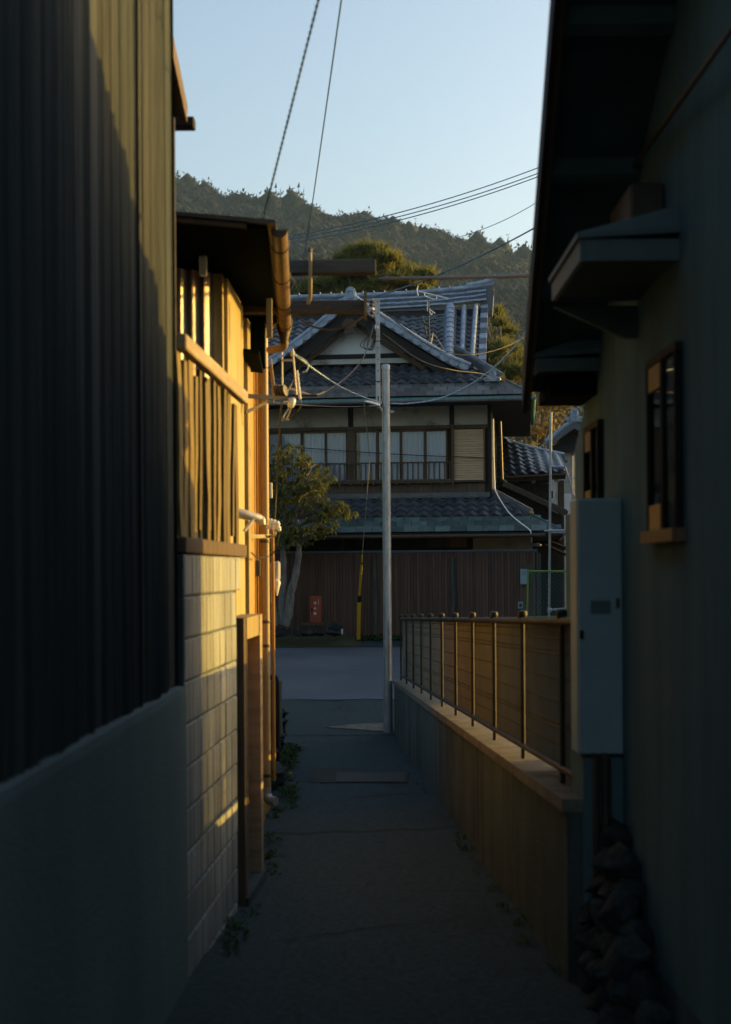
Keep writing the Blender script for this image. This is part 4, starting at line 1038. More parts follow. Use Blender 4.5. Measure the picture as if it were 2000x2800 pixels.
# eave sheets: three courses of grey metal sheets
eu=Vector((0,1,slp)).normalized(); ex=Vector((1,0,0)); en=ex.cross(eu)
def sheets(parent,x0,xr,dA,zA,sl,dB,rows,m,name,W=.33):
    eu=Vector((0,1,sl)).normalized(); en=Vector((1,0,0)).cross(eu); Ls=(dB-dA)/eu.y/rows
    mb=MB(); mb.box(.006,W-.006,.002,Ls+.015,0,.008); me=mb.mesh(name,m)
    for r in range(rows):
        x=x0-(W/2 if r%2 else 0)
        d=dA+eu.y*Ls*r
        while x<xr(d)-.02:
            w=min(W,xr(d)-x)
            if x>-3.2: inst(name,me,frame(Vector((x,d,zA+(d-dA)*sl))+en*(.004+.006*(rows-r)),(w/W,0,0),eu,en+eu*.012),parent)
            x+=W
sheets(skr,-3.1,lambda d:hx(d)-.02,dE+.01,zE,slp,dS,3,slate,'eave_sheet')
ntile=tiles(skr,sk(-3.0,dS-.02,0),ex,eu,int((hipx+3.0)/TW)+4,int((dT-dS)/eu.y/TL)+1,lambda p,c,r:p.x+TW<hx(p.y)+.05)
b=MB(); b.box(XLo,XC+.01,dE-.03,dE-.002,zE-.11,zE-.02); b.build('eave_edge',copper_edge,skr)
b=MB(); b.tube([(XLo,dE-.06,zE-.10),(XC+.05,dE-.06,zE-.10)],.045,8); b.build('gutter',slate,skr,smooth=True)
b=MB(); b.tube([(XC+.05,dE-.05,zE-.09),(XC+.06,4.2,zE-.12)],.05,8); b.build('side_gutter',copper_edge,skr,smooth=True)
# side roof tiles are out of sight; hip ridges
def ridge(parent,a,b_,r,step,m=tile_lt,name='ridge_tile',base=None):
    a=Vector(a); b_=Vector(b_); d=(b_-a); n=max(1,int(d.length/step)); dn=d.normalized()
    for i in range(n):
        mb=MB(); p=a+d*(i/n); q=a+d*((i+1)/n); mb.tube([p,p.lerp(q,.25),q+dn*step*.12],[r*1.08,r*1.0,r*.93],10); mb.build(name,m,parent,smooth=True)
    if base:
        mb=MB(); mb.beam(a-Vector((0,0,r*1.1)),b_-Vector((0,0,r*1.1)),r*2.6,r*1.6); mb.build(name+'_base',tile_m,parent)
ridge(skr,sk(XC-.02,dE+.03,.03),sk(hx(dS),dS,.03),.022,.6,slate,'hip_strip')
ridge(skr,sk(hx(dS)-.12,dS+.05,.12),sk(hipx-.35,dT+.15,.3),.07,.27,tile_m,'hip_tile',True)
# small hip end ornament
def oni(c,s,m,parent,name='ridge_ornament'):
    b=MB(); c=Vector(c)
    prof=[(-.5,0),(-.46,.35),(-.3,.42),(-.33,.75),(-.24,.98),(-.1,1.08),(.1,1.08),(.24,.98),(.33,.75),(.3,.42),(.46,.35),(.5,0)]
    b.prism([c+Vector((x*s,0,z*s)) for x,z in prof],(0,.28*s,0)); o=b.build(name,m,parent)
    for sx in (-1,1):
        b=MB(); cc=c+Vector((sx*.52*s,.02*s,.12*s)); pts=[]
        for k in range(16):
            a=k/15*4.2*math.pi/2; rr=.22*s*(1-k/19); pts.append(cc+Vector((sx*-rr*math.cos(a),-.02*s,rr*math.sin(a)*1.0)))
        b.tube(pts,.075*s,6); b.build('scroll',m,o,smooth=True)
    b=MB(); cc=c+Vector((0,-.02*s,.6*s)); b.tube([cc+Vector((.22*s*math.cos(k*.4189),0,.26*s*math.sin(k*.4189))) for k in range(16)],.045*s,6,cap=False); b.build('rim',m,o,smooth=True)
    return o
q=H(1347,1042,-.55); oni(q,.27,tile_lt,skr)
# --- gable
gd=.62; vd=-.02
pk=H(959,815,vd)
def vpath(side):
    if side>0: px_=[(959,812),(1005,846),(1100,906),(1160,943),(1217,977),(1255,994),(1282,1004)]
    else: px_=[(959,812),(924,847),(870,893),(830,925),(779,962),(740,990),(712,1005)]
    return [H(x,y,vd) for x,y in px_]
gb_=MB()
gtri=[H(*c1(235,652),gd),H(*c1(890,652),gd),H(*c1(640,470),gd),H(*c1(525,395),gd),H(*c1(400,480),gd)]
gb_.prism(gtri,(0,.1,0)); gw_=gb_.build('gable_wall',plaster,house)
for y0,y1,d0,m,nm in ((655,681,gd-.10,dark_wood,'gable_beam'),(682,692,gd-.22,plaster_g,'gable_ledge')):
    a=H(*c1(185,y0),d0); c_=H(*c1(884,y1),d0); b=MB(); b.box(a.x,c_.x,d0,gd+.3,c_.z,a.z); b.build(nm,m,gw_)
for xa,xb_ in ((60,185),(884,985)):
    a=H(*c1(xa,668),gd-.05); c_=H(*c1(xb_,752),gd-.05); b=MB()
    b.prism([(a.x,gd-.05,c_.z),(c_.x,gd-.05,c_.z),(c_.x,gd-.05,c_.z+.05),(a.x,gd-.05,a.z)] if xa>500 else [(a.x,gd-.05,c_.z),(c_.x,gd-.05,c_.z),(c_.x,gd-.05,a.z),(a.x,gd-.05,c_.z+.05)],(0,.3,0)); b.build('gable_flank',slate,gw_)
b=MB(); a=H(*c1(170,700),gd-.02); c_=H(*c1(884,720),gd-.02); b.box(a.x,c_.x,gd-.02,gd+.2,c_.z-.1,a.z); b.build('gable_foot',dark_wood,gw_)
gr=None
for side in (1,-1):
    pts=curve(vpath(side),5)
    # roof surface behind the verge
    b=MB(); dep=5.2
    for p in pts: b.v += [p+Vector((0,0,-.07)),p+Vector((0,dep,-.07))]
    for i in range(len(pts)-1): b.f.append((2*i,2*i+1,2*i+3,2*i+2))
    for p in pts: b.v += [p+Vector((0,0,-.12)),p+Vector((0,dep,-.12))]
    o=2*len(pts)
    for i in range(len(pts)-1): b.f += [(o+2*i,o+2*i+1,o+2*i+3,o+2*i+2),(2*i,2*i+2,o+2*i+2,o+2*i)]
    gs=b.build('gable_roof',tile_m,house,fix=False)
    # barge boards
    for off,th,d0,d1,m in ((-.16,.30,.10,.15,dark_wood),(-.46,.13,.30,.34,brown_wood)):
        b=MB(); 
        for p in pts: b.v += [p+Vector((0,d0,off)),p+Vector((0,d0,off-th)),p+Vector((0,d1,off)),p+Vector((0,d1,off-th))]
        for i in range(len(pts)-1):
            q=4*i; b.f += [(q,q+1,q+5,q+4),(q+2,q+3,q+7,q+6),(q,q+2,q+6,q+4),(q+1,q+3,q+7,q+5)]
        b.build('barge_board',m,gs,fix=False)
    # verge tiles: tongue hanging tiles along the edge, and two round tile lines
    tot=sum((pts[i+1]-pts[i]).length for i in range(len(pts)-1)); n=int(tot/.245); 
    def at(s):
        for i in range(len(pts)-1):
            l=(pts[i+1]-pts[i]).length
            if s<=l: return pts[i].lerp(pts[i+1],s/l),(pts[i+1]-pts[i]).normalized()
            s-=l
        return pts[-1],(pts[-1]-pts[-2]).normalized()
    for i in range(n):
        p,t=at((i+.1)*tot/n); p2,_=at((i+1.06)*tot/n)
        nn=Vector((-t.z,0,t.x)); nn=nn if nn.z>0 else -nn
        b=MB(); L=(p2-p).length; pr=[]
        for k in range(7):
            u=k/6; pr.append((u*L,-.045-.05*math.sin(math.pi*min(1,u*1.05))**.8))
        for dd in (-.02,.12):
            for u,z in pr: b.v.append(p+t*u+nn*(z if dd<0 else z*.6)+Vector((0,dd,0)))
            for u,z in pr: b.v.append(p+t*u+nn*(.03)+Vector((0,dd,0)))
        for k in range(6): b.f += [(k,k+1,8+k,7+k),(14+k,14+k+1,k+1,k),(7+k,8+k,22+k,21+k)]
        b.f += [(0,7,21,14),(6,13,27,20)]
        b.build('verge_tile',tile_lt,gs,smooth=False)
    for i in range(n):
        p,t=at(i*tot/n); p2,_=at((i+1)*tot/n); nn=Vector((-t.z,0,t.x)); nn=nn if nn.z>0 else -nn
        b=MB(); b.tube([p+nn*.07+Vector((0,.04,0)),p2+nn*.07+Vector((0,.04,0))+t*.02],[.058,.050],9); b.build('verge_ridge_tile',tile_lt,gs,smooth=True)
# pendant under the peak and big ornament on it
b=MB(); q=H(*c1(518,500),vd+.08); s=.3
prof=[(-.55,.45),(-.6,.1),(-.3,.0),(-.42,-.3),(-.2,-.5),(0,-.42),(.2,-.5),(.42,-.3),(.3,0),(.6,.1),(.55,.45),(.2,.75),(-.2,.75)]
b.prism([q+Vector((x*s,0,z*s)) for x,z in prof],(0,.05,0)); b.build('gable_pendant',brown_wood,gw_)
q=H(959,831,vd-.05); oni(q,.38,tile_lt,house)
b=MB(); q=H(959,828,vd); 
for k in range(9):
    y0=.1+k*.42; b=MB(); b.tube([(q.x,y0,q.z+.02),(q.x,y0+.44,q.z+.02)],[.085,.08],9); b.build('gable_ridge_tile',tile_lt,house,smooth=True)
# --- main roof
mb0=H(1328,1012,1.35); mt0=H(1330,838,4.2)
ms=(mt0.z-mb0.z)/(4.2-1.35); XV_=mt0.x+.02
def mrz(d): return mb0.z+(d-1.35)*ms
b=MB(); b.v=[(XLo-.5,.9,mrz(.9)-.03),(XV_,.9,mrz(.9)-.03),(XV_,4.25,mrz(4.25)-.03),(XLo-.5,4.25,mrz(4.25)-.03),(XV_,7.6,mrz(.9)-.03),(XLo-.5,7.6,mrz(.9)-.03)]
b.f=[(0,1,2,3),(3,2,4,5)]; b.add([(XV_-.02,.9,mrz(.9)-.2),(XV_-.02,4.25,mrz(4.25)-.2),(XV_-.02,7.6,mrz(.9)-.2),(XV_-.02,7.6,mrz(.9)-.04),(XV_-.02,4.25,mrz(4.25)-.035),(XV_-.02,.9,mrz(.9)-.04)],[(0,1,2,3,4,5)])
mr=b.build('main_roof',dark_wood,house,fix=False)
mu=Vector((0,1,ms)).normalized()
def gz(x):   # gable roof height at local x
    pts=vpath(1 if x>pk.x else -1); xs=sorted([(p.x,p.z) for p in pts])
    for (x0,z0),(x1,z1) in zip(xs[:-1],xs[1:]):
        if x0<=x<=x1: return lerp(z0,z1,(x-x0)/(x1-x0))
    return 0
cnt=[0]
def okm(p,c,r):
    if p.z<gz(p.x+TW/2)-.25: return False
    cnt[0]+=1; return True
tiles(mr,(XV_-TW*24-.12,1.0,mrz(1.0)),ex,mu,24,14,okm)
# ridge: stacked courses, rising towards the right end
rz0=H(1100,846,4.25).z
def rup(x): return .20*max(0,(x+.3)/3.4)**2.0
def course(k,h,w,m,seg=.31):
    x=XLo-.5; off=.15*(k%2)
    x+=off
    while x<XV_-.05:
        x1=min(x+seg-.006,XV_-.02); z=rz0+.0+k*h
        if x>-3.4:
            b=MB(); j=jit(.006); b.hexa([(x,4.25-w,z+rup(x)+j),(x1,4.25-w,z+rup(x1)+j),(x1,4.25+w,z+rup(x1)+j),(x,4.25+w,z+rup(x)+j),(x,4.25-w+.015,z+h-.010+rup(x)+j),(x1,4.25-w+.015,z+h-.010+rup(x1)+j),(x1,4.25+w,z+h-.010+rup(x1)+j),(x,4.25+w,z+h-.010+rup(x)+j)])
            b.build('ridge_course_tile',m,mr)
        x+=seg
for k in range(6): course(k,.062,.19-.018*k,tile_m if k%2 else tile_lt)
b=MB(); b.box(XLo-.5,XV_-.1,4.15,4.35,rz0-.2,rz0+.02); b.build('ridge_base',tile_m,mr)
x=-3.4
while x<XV_+.1:
    z=rz0+.37+.04; b=MB(); b.tube([(x,4.25,z+rup(x)),(x+.07,4.25,z+rup(x+.07)),(x+.3,4.25,z+rup(x+.3))],[.075,.068,.066],9); rt_=b.build('ridge_cap_tile',tile_lt,mr,smooth=True)
    b=MB(); b.box(x-.012,x+.012,4.2,4.3,z+rup(x)+.07,z+rup(x)+.11); b.build('ridge_pin',tile_lt,rt_)
    x+=.29
q=Vector((XV_+.02,4.2,rz0+.05+rup(XV_)))
b=MB(); b.prism([q+Vector((x,0,z)) for x,z in ((-.12,-.45),(.12,-.45),(.16,.1),(.10,.35),(-.10,.35),(-.16,.1))],(0,.3,0)); b.build('ridge_end',tile_m,mr)
b=MB(); b.tube([q+Vector((-.55,.05,.36)),q+Vector((-.1,.05,.42)),q+Vector((.25,.05,.56))],[.075,.085,.095],10); b.build('ridge_horn',tile_lt,mr,smooth=True)
# descending ridges
for (xt,yt,xb_,yb,r,nm) in ((1232,824,1228,985,.125,'big'),(1270,850,1264,1000,.06,''),(1302,850,1291,998,.06,'')):
    a=H(xt,yt,4.0); c_=H(xb_,yb,1.55); a=Vector((a.x,4.0,mrz(4.0)+.12)); c_=Vector((c_.x,1.35,mrz(1.35)+.12)); ridge(mr,c_,a,r,.27,tile_lt,'descending_ridge_tile',True)
# verge tiles on the right edge of the main roof
for k in range(14):
    d=1.0+k*.235; b=MB(); b.hexa([(XV_-.16,d,mrz(d)+.0),(XV_+.03,d,mrz(d)-.02),(XV_+.03,d+.25,mrz(d+.25)-.02),(XV_-.16,d+.25,mrz(d+.25)),(XV_-.16,d,mrz(d)+.06),(XV_+.03,d,mrz(d)+.07),(XV_+.03,d+.25,mrz(d+.25)+.05),(XV_-.16,d+.25,mrz(d+.25)+.04)]); b.build('verge_tile',tile_lt if k%2 else tile_m,mr)
b=MB(); b.box(XV_-.5,XV_-.03,.8,1.0,mrz(.9)-.7,mrz(.9)-.05); b.build('gable_side',dark_wood,mr)

# --- lower roof
le=H(1000,1458,-1.45); lt=H(1000,1362,-.03)
lzE,lzT,ldE,ldT=le.z,lt.z,-1.45,-.03; lsl=(lzT-lzE)/(ldT-ldE)
lS=-1.45+.62; lxc=H(1540,1440,-1.45).x; lxh=H(1352,1350,-.03).x
lhx=lambda d: lerp(lxc,lxh,(d-ldE)/(ldT-ldE))
lk=lambda x,d,o=0: Vector((x,d,lzE+(d-ldE)*lsl+o))
b=MB(); b.v=[lk(XLo,ldE,-.03),lk(lxc,ldE,-.03),lk(lxh,ldT,-.03),lk(XLo,ldT,-.03),Vector((lxc,8,lzE-.03)),Vector((lxh,8,lzT-.03)),(XLo,ldE,lzE-.09),(lxc,ldE,lzE-.09),(lxc,8,lzE-.09),(XLo,8,lzE-.09)]
b.f=[(0,1,2,3),(1,4,5,2),(0,1,7,6),(1,4,8,7),(6,7,8,9)]
lr=b.build('lower_roof',dark_wood,house,fix=False)
sheets(lr,-3.3,lambda d:lhx(d)-.02,ldE+.01,lzE,lsl,lS,3,copper,'copper_sheet',.36)
lu=Vector((0,1,lsl)).normalized()
tiles(lr,lk(-3.0,lS-.02,0),ex,lu,int((lxh+3.0)/TW)+5,int((ldT-lS)/lu.y/TL)+1,lambda p,c,r:p.x+TW<lhx(p.y)+.05)
ridge(lr,lk(lxc-.02,ldE+.03,.02),lk(lhx(lS),lS,.03),.02,.6,copper,'hip_strip')
ridge(lr,lk(lhx(lS)-.02,lS+.03,.08),lk(lxh-.0,ldT+.02,.12),.06,.27,tile_m,'hip_tile',True)
b=MB(); b.box(XLo,lxh-.1,-.14,-.02,lzT-.02,lzT+.1); b.build('flashing',slate,lr)
b=MB(); b.tube([(XLo,ldE-.06,lzE-.09),(lxc-.4,ldE-.06,lzE-.085)],.04,8); b.build('gutter',gutter_brown,lr,smooth=True)
b=MB(); b.tube([(lxc+.03,ldE,lzE-.06),(lxc+.03,6,lzE-.08)],.04,8); b.build('gutter',slate,lr,smooth=True)
# openings under the lower eave
HB2(1072,662,1365,740,.2,.26,'side_wall_panel',plaster_g)
HB2(960,662,1040,715,.18,.24,'timber_sash',frame_wood); HB2(850,662,946,715,.19,.24,'dark_sash',dark_metal); HB2(946,660,960,720,.17,.25,'sash_post',brown_wood)
HB2(420,662,430,740,.15,.25,'sash_post',brown_wood)
# downpipe and pale cable on the right corner
xx=H(*c2(1171,80),-.08)
b=MB(); b.tube([H(*c2(1170,82),-.08),H(*c2(1172,250),-.08),H(*c2(1178,430),-.08)],.022,8); b.build('downpipe',white_pl,house,smooth=True)
b=MB(); b.tube([H(*c2(1205,95),.3),H(*c2(1215,380),.3),H(*c2(1235,395),.3)],.035,8); b.build('downpipe',dark_metal,house,smooth=True)
o=MB(); o.tube([HM@p for p in curve([H(*c2(1180,432),-.1),H(*c2(1205,480),-.5),H(*c2(1250,545),-.9),H(*c2(1300,590),-1.2),H(*c2(1350,628),-1.5),H(*c2(1358,650),-1.52),H(*c2(1362,690),-1.3)],6)],.014,6)
tag(o.build('cable',porcelain,None,smooth=True),'white cable running down over the lower tiled roof at the right corner','cable')
cable([HM@H(*c2(60,212),-.3),HM@H(*c2(500,245),-.35),HM@H(*c2(800,262),-.33),HM@H(*c2(1172,276),-.12)],.010,cable_m,'thin black cable stretched across the upstairs windows')

# ============================================================ board fence before the house
bf=thing('board_fence','brown vertical board fence with grey tin cap in front of the tiled house','fence',(0,31.9,0),None,HR)
ORG[bf]=Vector((0,0,0)); FM=Matrix.Translation((0,31.9,0))@Matrix.Rotation(HR,4,'Z'); FI=FM.inverted()
def F(px,py,d=0):
    a=FI@camP; b=FI@P(px,py,1.0); r=b-a; t=(d-a.y)/r.y; return a+r*t
xf1=F(1468,1600).x; xf0=-4.2; zft=F(1100,1508).z
rnd=random.Random(9); x=-2.3
b=MB(); b.box(xf0,xf1,.02,.05,-.15,zft-.02); b.build('backing',dark_wood,bf)
while x<xf1-.04:
    w=.063; b=MB(); o=rnd.uniform(-.003,.003); b.box(x,min(x+w,xf1),-.012+o,.018,-.05,zft-.015); b.build('board',fence_m,bf); x+=w+.008
b=MB(); b.tube([(xf0,-.01,zft),(xf1+.02,-.01,zft)],.028,8); b.build('cap_rail',cap_blue,bf,smooth=True)
for cx in (588,972):
    q=F(*c2(cx,900),-.05); zt=F(*c2(cx,762),-.05).z
    b=MB(); b.tube([(q.x,-.07,-.15),(q.x+.01,-.07,zt*.5),(q.x-.005,-.07,zt)],[.06,.055,.05],8); b.build('post',oldpost,bf,smooth=True)
b=MB(); b.box(xf1,xf1+.05,-.06,.06,-.1,zft-.02); b.box(xf1+.055,xf1+.10,-.05,.06,-.1,zft-.06); b.build('end_post',oldpost,bf)
b=MB(); q=F(*c2(1380,705),-.02); b.lathe([(.10,-.03),(.14,-.01),(.13,.02),(.05,.05)],Matrix.Translation((q.x,0,q.z)),12); b.build('post_cap',cap_blue,bf,smooth=True)
em=thing('power_meter','grey electric meter with a small window on a board at the fence end','meter',FM@F(1433,1598,-.1))
def FB(xa,ya,xb_,yb,d0,d1,name,m,parent,bev=0):
    a=F(xa,ya,d0); c_=F(xb_,yb,d0); b=MB(); b.box(min(a.x,c_.x),max(a.x,c_.x),d0,d1,min(a.z,c_.z),max(a.z,c_.z),FM,bev); return b.build(name,m,parent)
FB(1425,1545,1459,1598,-.05,-.013,'backboard',oldpost,em); FB(1423,1556,1442,1598,-.14,-.051,'body',box_m,em,.01); FB(1428,1562,1438,1572,-.146,-.141,'window',glass,em); FB(1428.5,1563,1437.5,1571.5,-.1408,-.1402,'dial',curtain,em)
em2=thing('switch_box','small dark switch box low on the board fence by its right end','box',FM@F(1424,1665,-.06)); FB(1417,1646,1431,1664,-.06,-.013,'body',box_m,em2,.006); FB(1420,1650,1428,1660,-.064,-.0605,'cover',dark_metal,em2)
# ============================================================ street edge: extinguisher box, stones, tree
def Z4(x,y,Y): return P(720+x/4.511,1480+y/4.511,Y)
BY=30.7
bed=MB(); 
for j in range(9):
    for i in range(26):
        x=-2.9+i*.115; y=30.35+j*.19; t=max(0,1-abs((i-12)/13)**4); h=.14*smooth(0,1,t)*smooth(30.3,30.75,y)
        bed.v.append((x,y,G(y)+.0+h+.02*noise.noise(Vector((x*3,y*3,0)))))
for j in range(8):
    for i in range(25): bed.f.append((j*26+i,j*26+i+1,(j+1)*26+i+1,(j+1)*26+i))
moss=mat('mossy earth',(.075,.065,.03),(.045,.045,.022),(7,7,7),.95,.6,(30,30,30))
tag(bed.build('planting_bed',moss,None,fix=False),'mossy earth bed at the street edge behind the stones','planting bed',kind='structure')
rl_=[(215,1125,115,55,'wide dark rock at the left end of the bed edge'),(410,1128,50,58,'upright pale pointed rock in the bed edge'),(545,1135,80,45,'dark flat rock between the pointed rock and the pale block'),(655,1140,38,38,'small pale blocky rock in the middle of the bed edge'),(722,1140,36,35,'small rounded dark rock right of the blocky one'),(865,1135,110,38,'long low rock at the right end of the bed edge'),(880,1055,85,68,'large grey boulder lying on top of the right end')]
for k,(x,y,w,h,lab) in enumerate(rl_):
    Y=30.45 if k<6 else 30.75; c=Z4(x,y,Y); s=Y/3800/4.511
    o=rock(None,(c.x,Y,c.z),(w*s*1.12,.16,h*s*1.2),'rock',k%6); o.rotation_euler.z=jit(.3); tag(o,lab,'rock','rocks edging the planting bed')
ext=thing('extinguisher_box','red steel fire extinguisher box with white characters on a low stand','cabinet',(0,0,0))
EY=31.15
a=Z4(576,1005,EY); c_=Z4(716,677,EY); ext.location=((a.x+c_.x)/2,EY,a.z); ORG[ext]=Vector(ext.location)
b=MB(); b.box(a.x,c_.x,EY,EY+.22,a.z,c_.z,bev=.008); b.build('body',red_m,ext)
dr=MB(); dr.box(a.x+.012,c_.x-.035,EY-.012,EY-.001,a.z+.012,c_.z-.012,bev=.004); dr=dr.build('door',red_m,ext)
q=Z4(602,848,EY); b=MB(); b.box(q.x-.014,q.x+.016,EY-.022,EY-.0125,q.z-.03,q.z+.035,bev=.004); b.build('handle',black_m,dr)
def text(s,c,size,m,parent,name='lettering',space=1):
    cu=bpy.data.curves.new(name,'FONT'); cu.body=s; cu.size=size; cu.align_x='CENTER'; cu.align_y='CENTER'; cu.extrude=.0012; cu.offset=.0012; cu.resolution_u=3
    t=bpy.data.objects.new(name,cu); COL.objects.link(t); bpy.context.view_layer.update()
    me=bpy.data.meshes.new_from_object(t.evaluated_get(bpy.context.evaluated_depsgraph_get())); bpy.data.objects.remove(t)
    me.materials.clear(); me.materials.append(m)
    return inst(name,me,frame(c,(1,0,0),(0,0,1),(0,-1,0)),parent)
for ch,yy in (('消',765),('火',830),('器',893)):
    q=Z4(640,yy,EY-.0135); text(ch,(q.x,EY-.0138,q.z),.068,porcelain,dr)
q=Z4(684,752,EY); 
for k in range(7): b=MB(); b.box(q.x-.006,q.x+.006,EY-.0132,EY-.0126,q.z+.06-k*.018,q.z+.071-k*.018); b.build('small_print',porcelain,dr)
for k in range(4):
    z=Z4(640,940+k*11,EY).z; b=MB(); b.box(q.x-.105,q.x-.03,EY-.0135,EY-.0122,z-.004,z+.004); b.build('vent_slot',dark_metal,dr)
b=MB(); s0=Z4(470,1015,EY); s1=Z4(760,1015,EY); b.box(s0.x,s1.x,EY-.05,EY+.28,a.z-.055,a.z-.002); b.build('stand',oldpost,ext)
b=MB(); c=Z4(975,1115,30.4); b.box(c.x-.02,c.x+.018,30.38,30.42,c.z-.06,c.z+.06,bev=.006); tag(b.build('bottle',blue_cable),'small pale blue plastic bottle at the right end of the rocks','bottle')
b=MB(); c=Z4(467,1190,29.9); b.box(c.x-.04,c.x+.04,29.85,29.95,G(29.9)+.018,G(29.9)+.03); tag(b.build('fallen_leaf',pale_beam),'one pale fallen leaf on the street edge below the rocks','leaf')

tree=thing('broadleaf_tree','small tree with drooping glossy leaves and two lichen covered trunks','tree',(-1.78,30.45,.15))
TY=30.45
t1=curve([Z4(262,1040,TY),Z4(310,900,TY),Z4(340,650,TY),Z4(392,440,TY),Z4(440,150,TY),Z4(432,0,TY),P(812,1400,TY),P(826,1330,TY),P(850,1280,TY)],4)
b=MB(); n=len(t1); b.tube(t1,[lerp(.115,.024,i/(n-1))*(1+.12*math.sin(i*2.1)) for i in range(n)],9); b.build('trunk',bark,tree,smooth=True)
t2=curve([Z4(225,1020,TY+.1),Z4(235,800,TY+.1),Z4(245,500,TY+.1),Z4(250,250,TY+.1),Z4(240,0,TY+.1),P(780,1400,TY+.1),P(770,1300,TY+.1),P(765,1230,TY+.1)],4)
b=MB(); n=len(t2); b.tube(t2,[lerp(.10,.022,i/(n-1))*(1+.12*math.sin(i*1.7)) for i in range(n)],9); b.build('trunk',bark,tree,smooth=True)
t3=curve([Z4(150,1050,TY-.1),Z4(140,850,TY-.1),Z4(110,700,TY-.1)],4); b=MB(); b.tube(t3,[.05]*len(t3),8); b.build('trunk',bark,tree,smooth=True)
for cx_,cy_ in ((369,385),(379,440)):
    pass
rnd=random.Random(31)
ell=[(140,235,95,45),(110,330,60,70),(210,280,60,40),(290,360,95,60),(230,440,120,60),(310,520,100,60),(440,535,55,35),(385,500,50,25),(140,560,85,90),(250,640,90,55),(350,595,60,45),(100,450,60,60),(130,680,60,40)]
wts=[e[2]*e[3] for e in ell]
lv=MB(); br=MB()
clus=[]
for i in range(420):
    e=rnd.choices(ell,wts)[0]; a=rnd.uniform(0,6.28); r_=math.sqrt(rnd.random()); x=e[0]+e[2]*r_*math.cos(a); y=e[1]+e[3]*r_*math.sin(a)
    px_,py_=c2(x,y); clus.append(P(px_,py_,TY+rnd.uniform(-.55,.5)))
for p in clus:
    base=min(t1+t2,key=lambda q:(q-p).length+max(0,q.z-p.z+.2)*2)
    if rnd.random()<.5: br.tube(curve([base,base.lerp(p,.5)+Vector((0,0,.06)),p],3),[.016,.013,.011,.009,.008,.006,.005],5)
    n=rnd.randint(7,12)
    for k in range(n):
        a=6.283*k/n+rnd.uniform(-.4,.4); droop=rnd.uniform(-1.3,.1); d=Vector((math.cos(a),math.sin(a),droop)).normalized(); L=rnd.uniform(.10,.17); w=L*rnd.uniform(.15,.2)
        sd=d.cross(Vector((0,0,1))).normalized(); up=sd.cross(d); 
        c0=p+d*.015; m1=p+d*L*.5+up*.012+Vector((0,0,-.01)); tip=p+d*L+Vector((0,0,-.045))
        k0=len(lv.v); lv.v += [c0,m1+sd*w-up*.01,m1,m1-sd*w-up*.01,tip]; lv.f += [(k0,k0+1,k0+2),(k0,k0+2,k0+3),(k0+1,k0+4,k0+2),(k0+2,k0+4,k0+3)]
br.build('branches',bark,tree,fix=False); 
o=lv.build('leaves',leaf_m,tree,fix=False); o['kind']='stuff'
sp=[(x,31.55+.05*x*-.8,.02,rnd.uniform(.8,1.5)) for x in [-.1+.055*i for i in range(52)]]
weeds(sp,'low_plants','low dark ground plants along the foot of the board fence',6,.11,16)

# ============================================================ yard beyond: link fence, scaffold tubes
LY=24.0
lf=thing('link_fence','green framed chain link fence panel beyond the mesh fence','fence',(P(1445,1690,LY).x,LY,.1))
a=P(1444,1562,LY); zb=a.z-1.25; b=MB(); b.tube([(a.x+.0,LY,a.z+.03),(a.x-.03,LY,zb)],.017,8); b.build('post',green_m,lf,smooth=True)
b=MB(); b.tube([(a.x,LY,a.z),(a.x+2.2,LY,a.z-.02)],.017,8); b.build('top_rail',green_m,lf,smooth=True)
b=MB(); b.tube([(a.x+2.2,LY,a.z+.03),(a.x+2.2,LY,zb)],.017,8); b.build('post',green_m,lf,smooth=True)
b=MB(); zr=P(1444,1686,LY).z; b.tube([(a.x-.03,LY,zr),(a.x+2.2,LY,zr)],.010,6); b.build('bottom_rail',green_m,lf,smooth=True)
b=MB(); pt_=.078; hgt=a.z-zr
n=int(2.2/pt_)+int(hgt/pt_)
for s in (1,-1):
    for i in range(-int(hgt/pt_)-1,int(2.2/pt_)+1):
        x0=a.x+i*pt_ if s>0 else a.x+i*pt_+hgt; x1=x0+s*hgt; z0,z1=zr,a.z
        lo,hi=a.x,a.x+2.2
        A_=Vector((x0,LY,z0)); B2=Vector((x1,LY,z1))
        def cl(A,B):
            t0,t1=0,1
            dx=B.x-A.x
            ts=sorted(((lo-A.x)/dx,(hi-A.x)/dx)); t0=max(0,ts[0]); t1=min(1,ts[1])
            return None if t1<=t0 else (A.lerp(B,t0),A.lerp(B,t1))
        q=cl(A_,B2)
        if q: b.tube(list(q),.0028,4)
b.build('link_mesh',teal_wire,lf,fix=False)
SY=28.0
sc_=thing('scaffold','thin bare steel scaffold tubes standing upright beside the tiled house corner','scaffold',(P(1503,1700,SY).x,SY,0))
def sct(p,q,r,name='tube'): b=MB(); b.tube([p,q],r,8); return b.build(name,galv,sc_,smooth=True)
a=P(1507,1127,SY); sct(a,Vector((P(1500,1690,SY).x,SY,-.2)),.026,'upright_tube')
sct(P(1489,1452,SY-.05),P(1640,1448,SY-.05),.022,'cross_tube'); sct(P(1500,1457,SY+.06),P(1640,1455,SY+.06),.018,'cross_tube'); sct(P(1504,1668,SY-.05),P(1640,1655,SY-.05),.022,'cross_tube')
for px_,py_ in ((1506,1452),(1504,1668)):
    q=P(px_,py_,SY); b=MB(); b.box(q.x-.045,q.x+.045,SY-.06,SY+.06,q.z-.045,q.z+.045,bev=.02); b.build('coupler',zinc,sc_)
sc2=thing('scaffold_brace','short thin scaffold tubes crossing at the edge of the stucco house','scaffold',(P(1560,1360,34).x,34,1.5))
